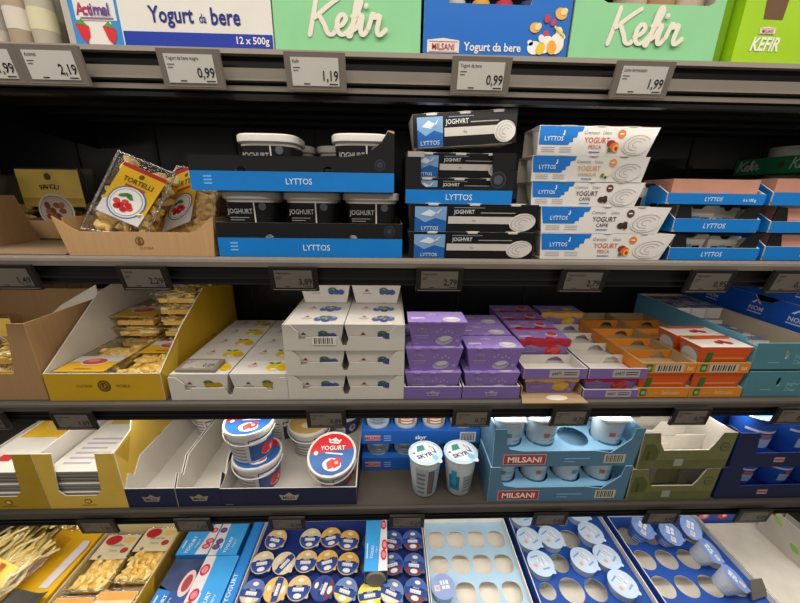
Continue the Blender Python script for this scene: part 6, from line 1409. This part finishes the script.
for k, (dx, y0, lb, lab, acc) in enumerate(((-.5, .765, 'pasta pack with red pepper print, back left in the yellow rimmed tray', (.52, .99), 'red'), (.5, .79, 'pasta pack with red print, back right in the yellow rimmed tray', (.52, .99), 'red'), (-.5, .565, 'pasta pack with orange band, front left in the yellow rimmed tray', (.25, .98), 'o'), (.5, .575, 'pasta pack with orange band, front right in the yellow rimmed tray', (.30, .98), 'o'))):
    xc = (xp0 + xp1)/2 + dx*hw
    pasta_pack('clear pasta pack underneath the ' + ('back left', 'back right', 'front left', 'front right')[k] + ' one in the yellow rimmed tray', hw - .003, .18, .032, (xc, y0 + .005, DZ + .0045), None, seed=130 + k, n=25)
    deck_pack('clear ' + lb, xc, y0, zp + (.008 if k == 3 else 0), hw - .003, .185, .034, lab, acc, 140 + k)
# --- left yellow carton, paper, dark film and pasta bags
xq = -1.05
b = B(); b.box(-.16, 0, 0, .40, 0, .082, M('#d9a91c', .5, .05)); tag(b.build('pasta_box', None, (xq, .58, DZ + .0005)), 'plain golden yellow carton beside the yellow rimmed pasta tray', 'box')
b = B(); R_ = [(-.018, 0), (.012, 0), (.02, .13), (.012, .15), (-.012, .15)]; fr = F((0, 0, 0), (1, 0, 0), (0, 1, 0)); b.panel(fr, R_, .0015, M('#cfc8cc', .5)); tag(b.build('paper_slip', None, (xq - .036, .77, DZ + .0855), (.02, -.03, -.06)), 'white curved paper slip lying on the golden yellow carton', 'paper')
b = B(); n_ = 8
for i in range(n_):
    u = i/(n_ - 1); b.v += [Vector((-.05 + .1*u, 0, .02 + .012*math.sin(7*u))), Vector((-.05 + .1*u + .02, .16, .028 + .01*math.sin(5*u + 1)))]
for i in range(n_ - 1): b.f.append((2*i, 2*i+2, 2*i+3, 2*i+1)); b.m.append(b.mi(M('#55534e', .35, .1)))
o = b.build('plastic_film', None, (xq - .062, .585, DZ + .084), smooth=True); sm = o.modifiers.new('thick', 'SOLIDIFY'); sm.thickness = .0015; tag(o, 'crumpled dark grey film on the golden carton beside the pasta bags', 'film')
def noodle_bag(lb, loc, w, h, d, rot, seed, col=('#ead9a0', '#e2cd8a', '#f2e6bc'), lab=None):
    T = thing('pasta_bag', lb, 'pasta pack', loc, 0, 'bags of fresh pasta on the bottom deck', rot)
    b = B(); nx, nz = 12, 10; fm = film('bag_film', '#fcf8ea', .10, .15); rnd = random.Random(seed)
    for s in (-1, 1):
        for kz in range(nz + 1):
            for kx in range(nx + 1):
                u = kx/nx; v = kz/nz; bul = max(0, math.sin(PI*u))**.5*max(0, math.sin(PI*v))**.5
                b.v.append(Vector(((u - .5)*w, (v)*h, s*d*.5*bul + (.004*math.sin(13*u + 7*v + seed) if bul > .01 else 0))))
    N = (nx + 1)*(nz + 1)
    for s in (0, 1):
        for kz in range(nz):
            for kx in range(nx):
                a = s*N + kz*(nx+1) + kx; q = (a, a+1, a+nx+2, a+nx+1); b.f.append(q if s else q[::-1]); b.m.append(b.mi(fm))
    b.build('film_bag', T, smooth=True)
    b = B()
    for k in range(64):
        x0 = rnd.uniform(-.38, .38)*w; z0 = rnd.uniform(-.2, .34)*d; L = rnd.uniform(.5, .84)*h; ph = rnd.uniform(0, 6)
        y0 = rnd.uniform(.06, .12)*h
        b.tube([(x0 + .012*math.sin(ph + t*1.3), y0 + L*t/7, z0 + .006*math.sin(ph*2 + t)) for t in range(8)], .0042, M(col[k % 3], .5, .08), 5)
    tag(b.build('pasta', T, smooth=True), None, None, kind='stuff')
    if lab:
        b = B(); y0, y1 = lab; n_ = 8
        for i in range(n_ + 1):
            u = .12 + .76*i/n_
            for v in (y0, y1):
                bul = max(0, math.sin(PI*u))**.5*max(0, math.sin(PI*v))**.5; b.v.append(Vector(((u - .5)*w, v*h, d*.5*bul + .0065)))
        for i in range(n_): b.f.append((2*i, 2*i+2, 2*i+3, 2*i+1)); b.m.append(b.mi(M('#d6bc50', .45, .05) if i > 1 else M('#8f9cc0', .45)))
        zc = d*.5 + .0085; ym = h*(y0 + y1)/2; fr = F((0, ym, zc), (1, 0, 0), (0, 1, 0))
        b.disc(fr, -w*.06, 0, w*.2, M('#d4cfc8'), 1, h*(y1-y0)*.36); b.disc(fr, -w*.06, 0, w*.17, M('#b8483a'), 2, h*(y1-y0)*.3); b.disc(fr, -w*.1, .005, w*.08, M('#d98a6a'), 3, h*.05)
        b.rect(fr, w*.17, w*.24, -h*(y1-y0)*.4, h*(y1-y0)*.4, M('#b8402e'), 1)
        b.build('printed_label', T)
    return T
pA = az(48, 548, .42); pB = az(22, 585, .42)
noodle_bag('clear bag of long pasta with red and yellow label, nearest bag beside the golden carton', (-1.262, .71, DZ + .128), .24, .22, .07, (.05, .0, -.28), 1, lab=(.06, .46))
noodle_bag('clear bag of ribbon pasta lying behind the front bag, its label showing under the rail', (-1.19, .935, DZ + .125), .22, .17, .07, (.05, .0, -.1), 2, lab=(.30, .75))
noodle_bag('clear bag of pale pasta at the lower left corner of the photo', (-1.345, .47, DZ + .05), .22, .19, .07, (.03, .0, -.1), 3, lab=None)
noodle_bag('clear bag of pasta underneath the two upper bags at the left edge', (-1.34, .70, DZ + .045), .25, .36, .075, (0, .0, -.02), 4)
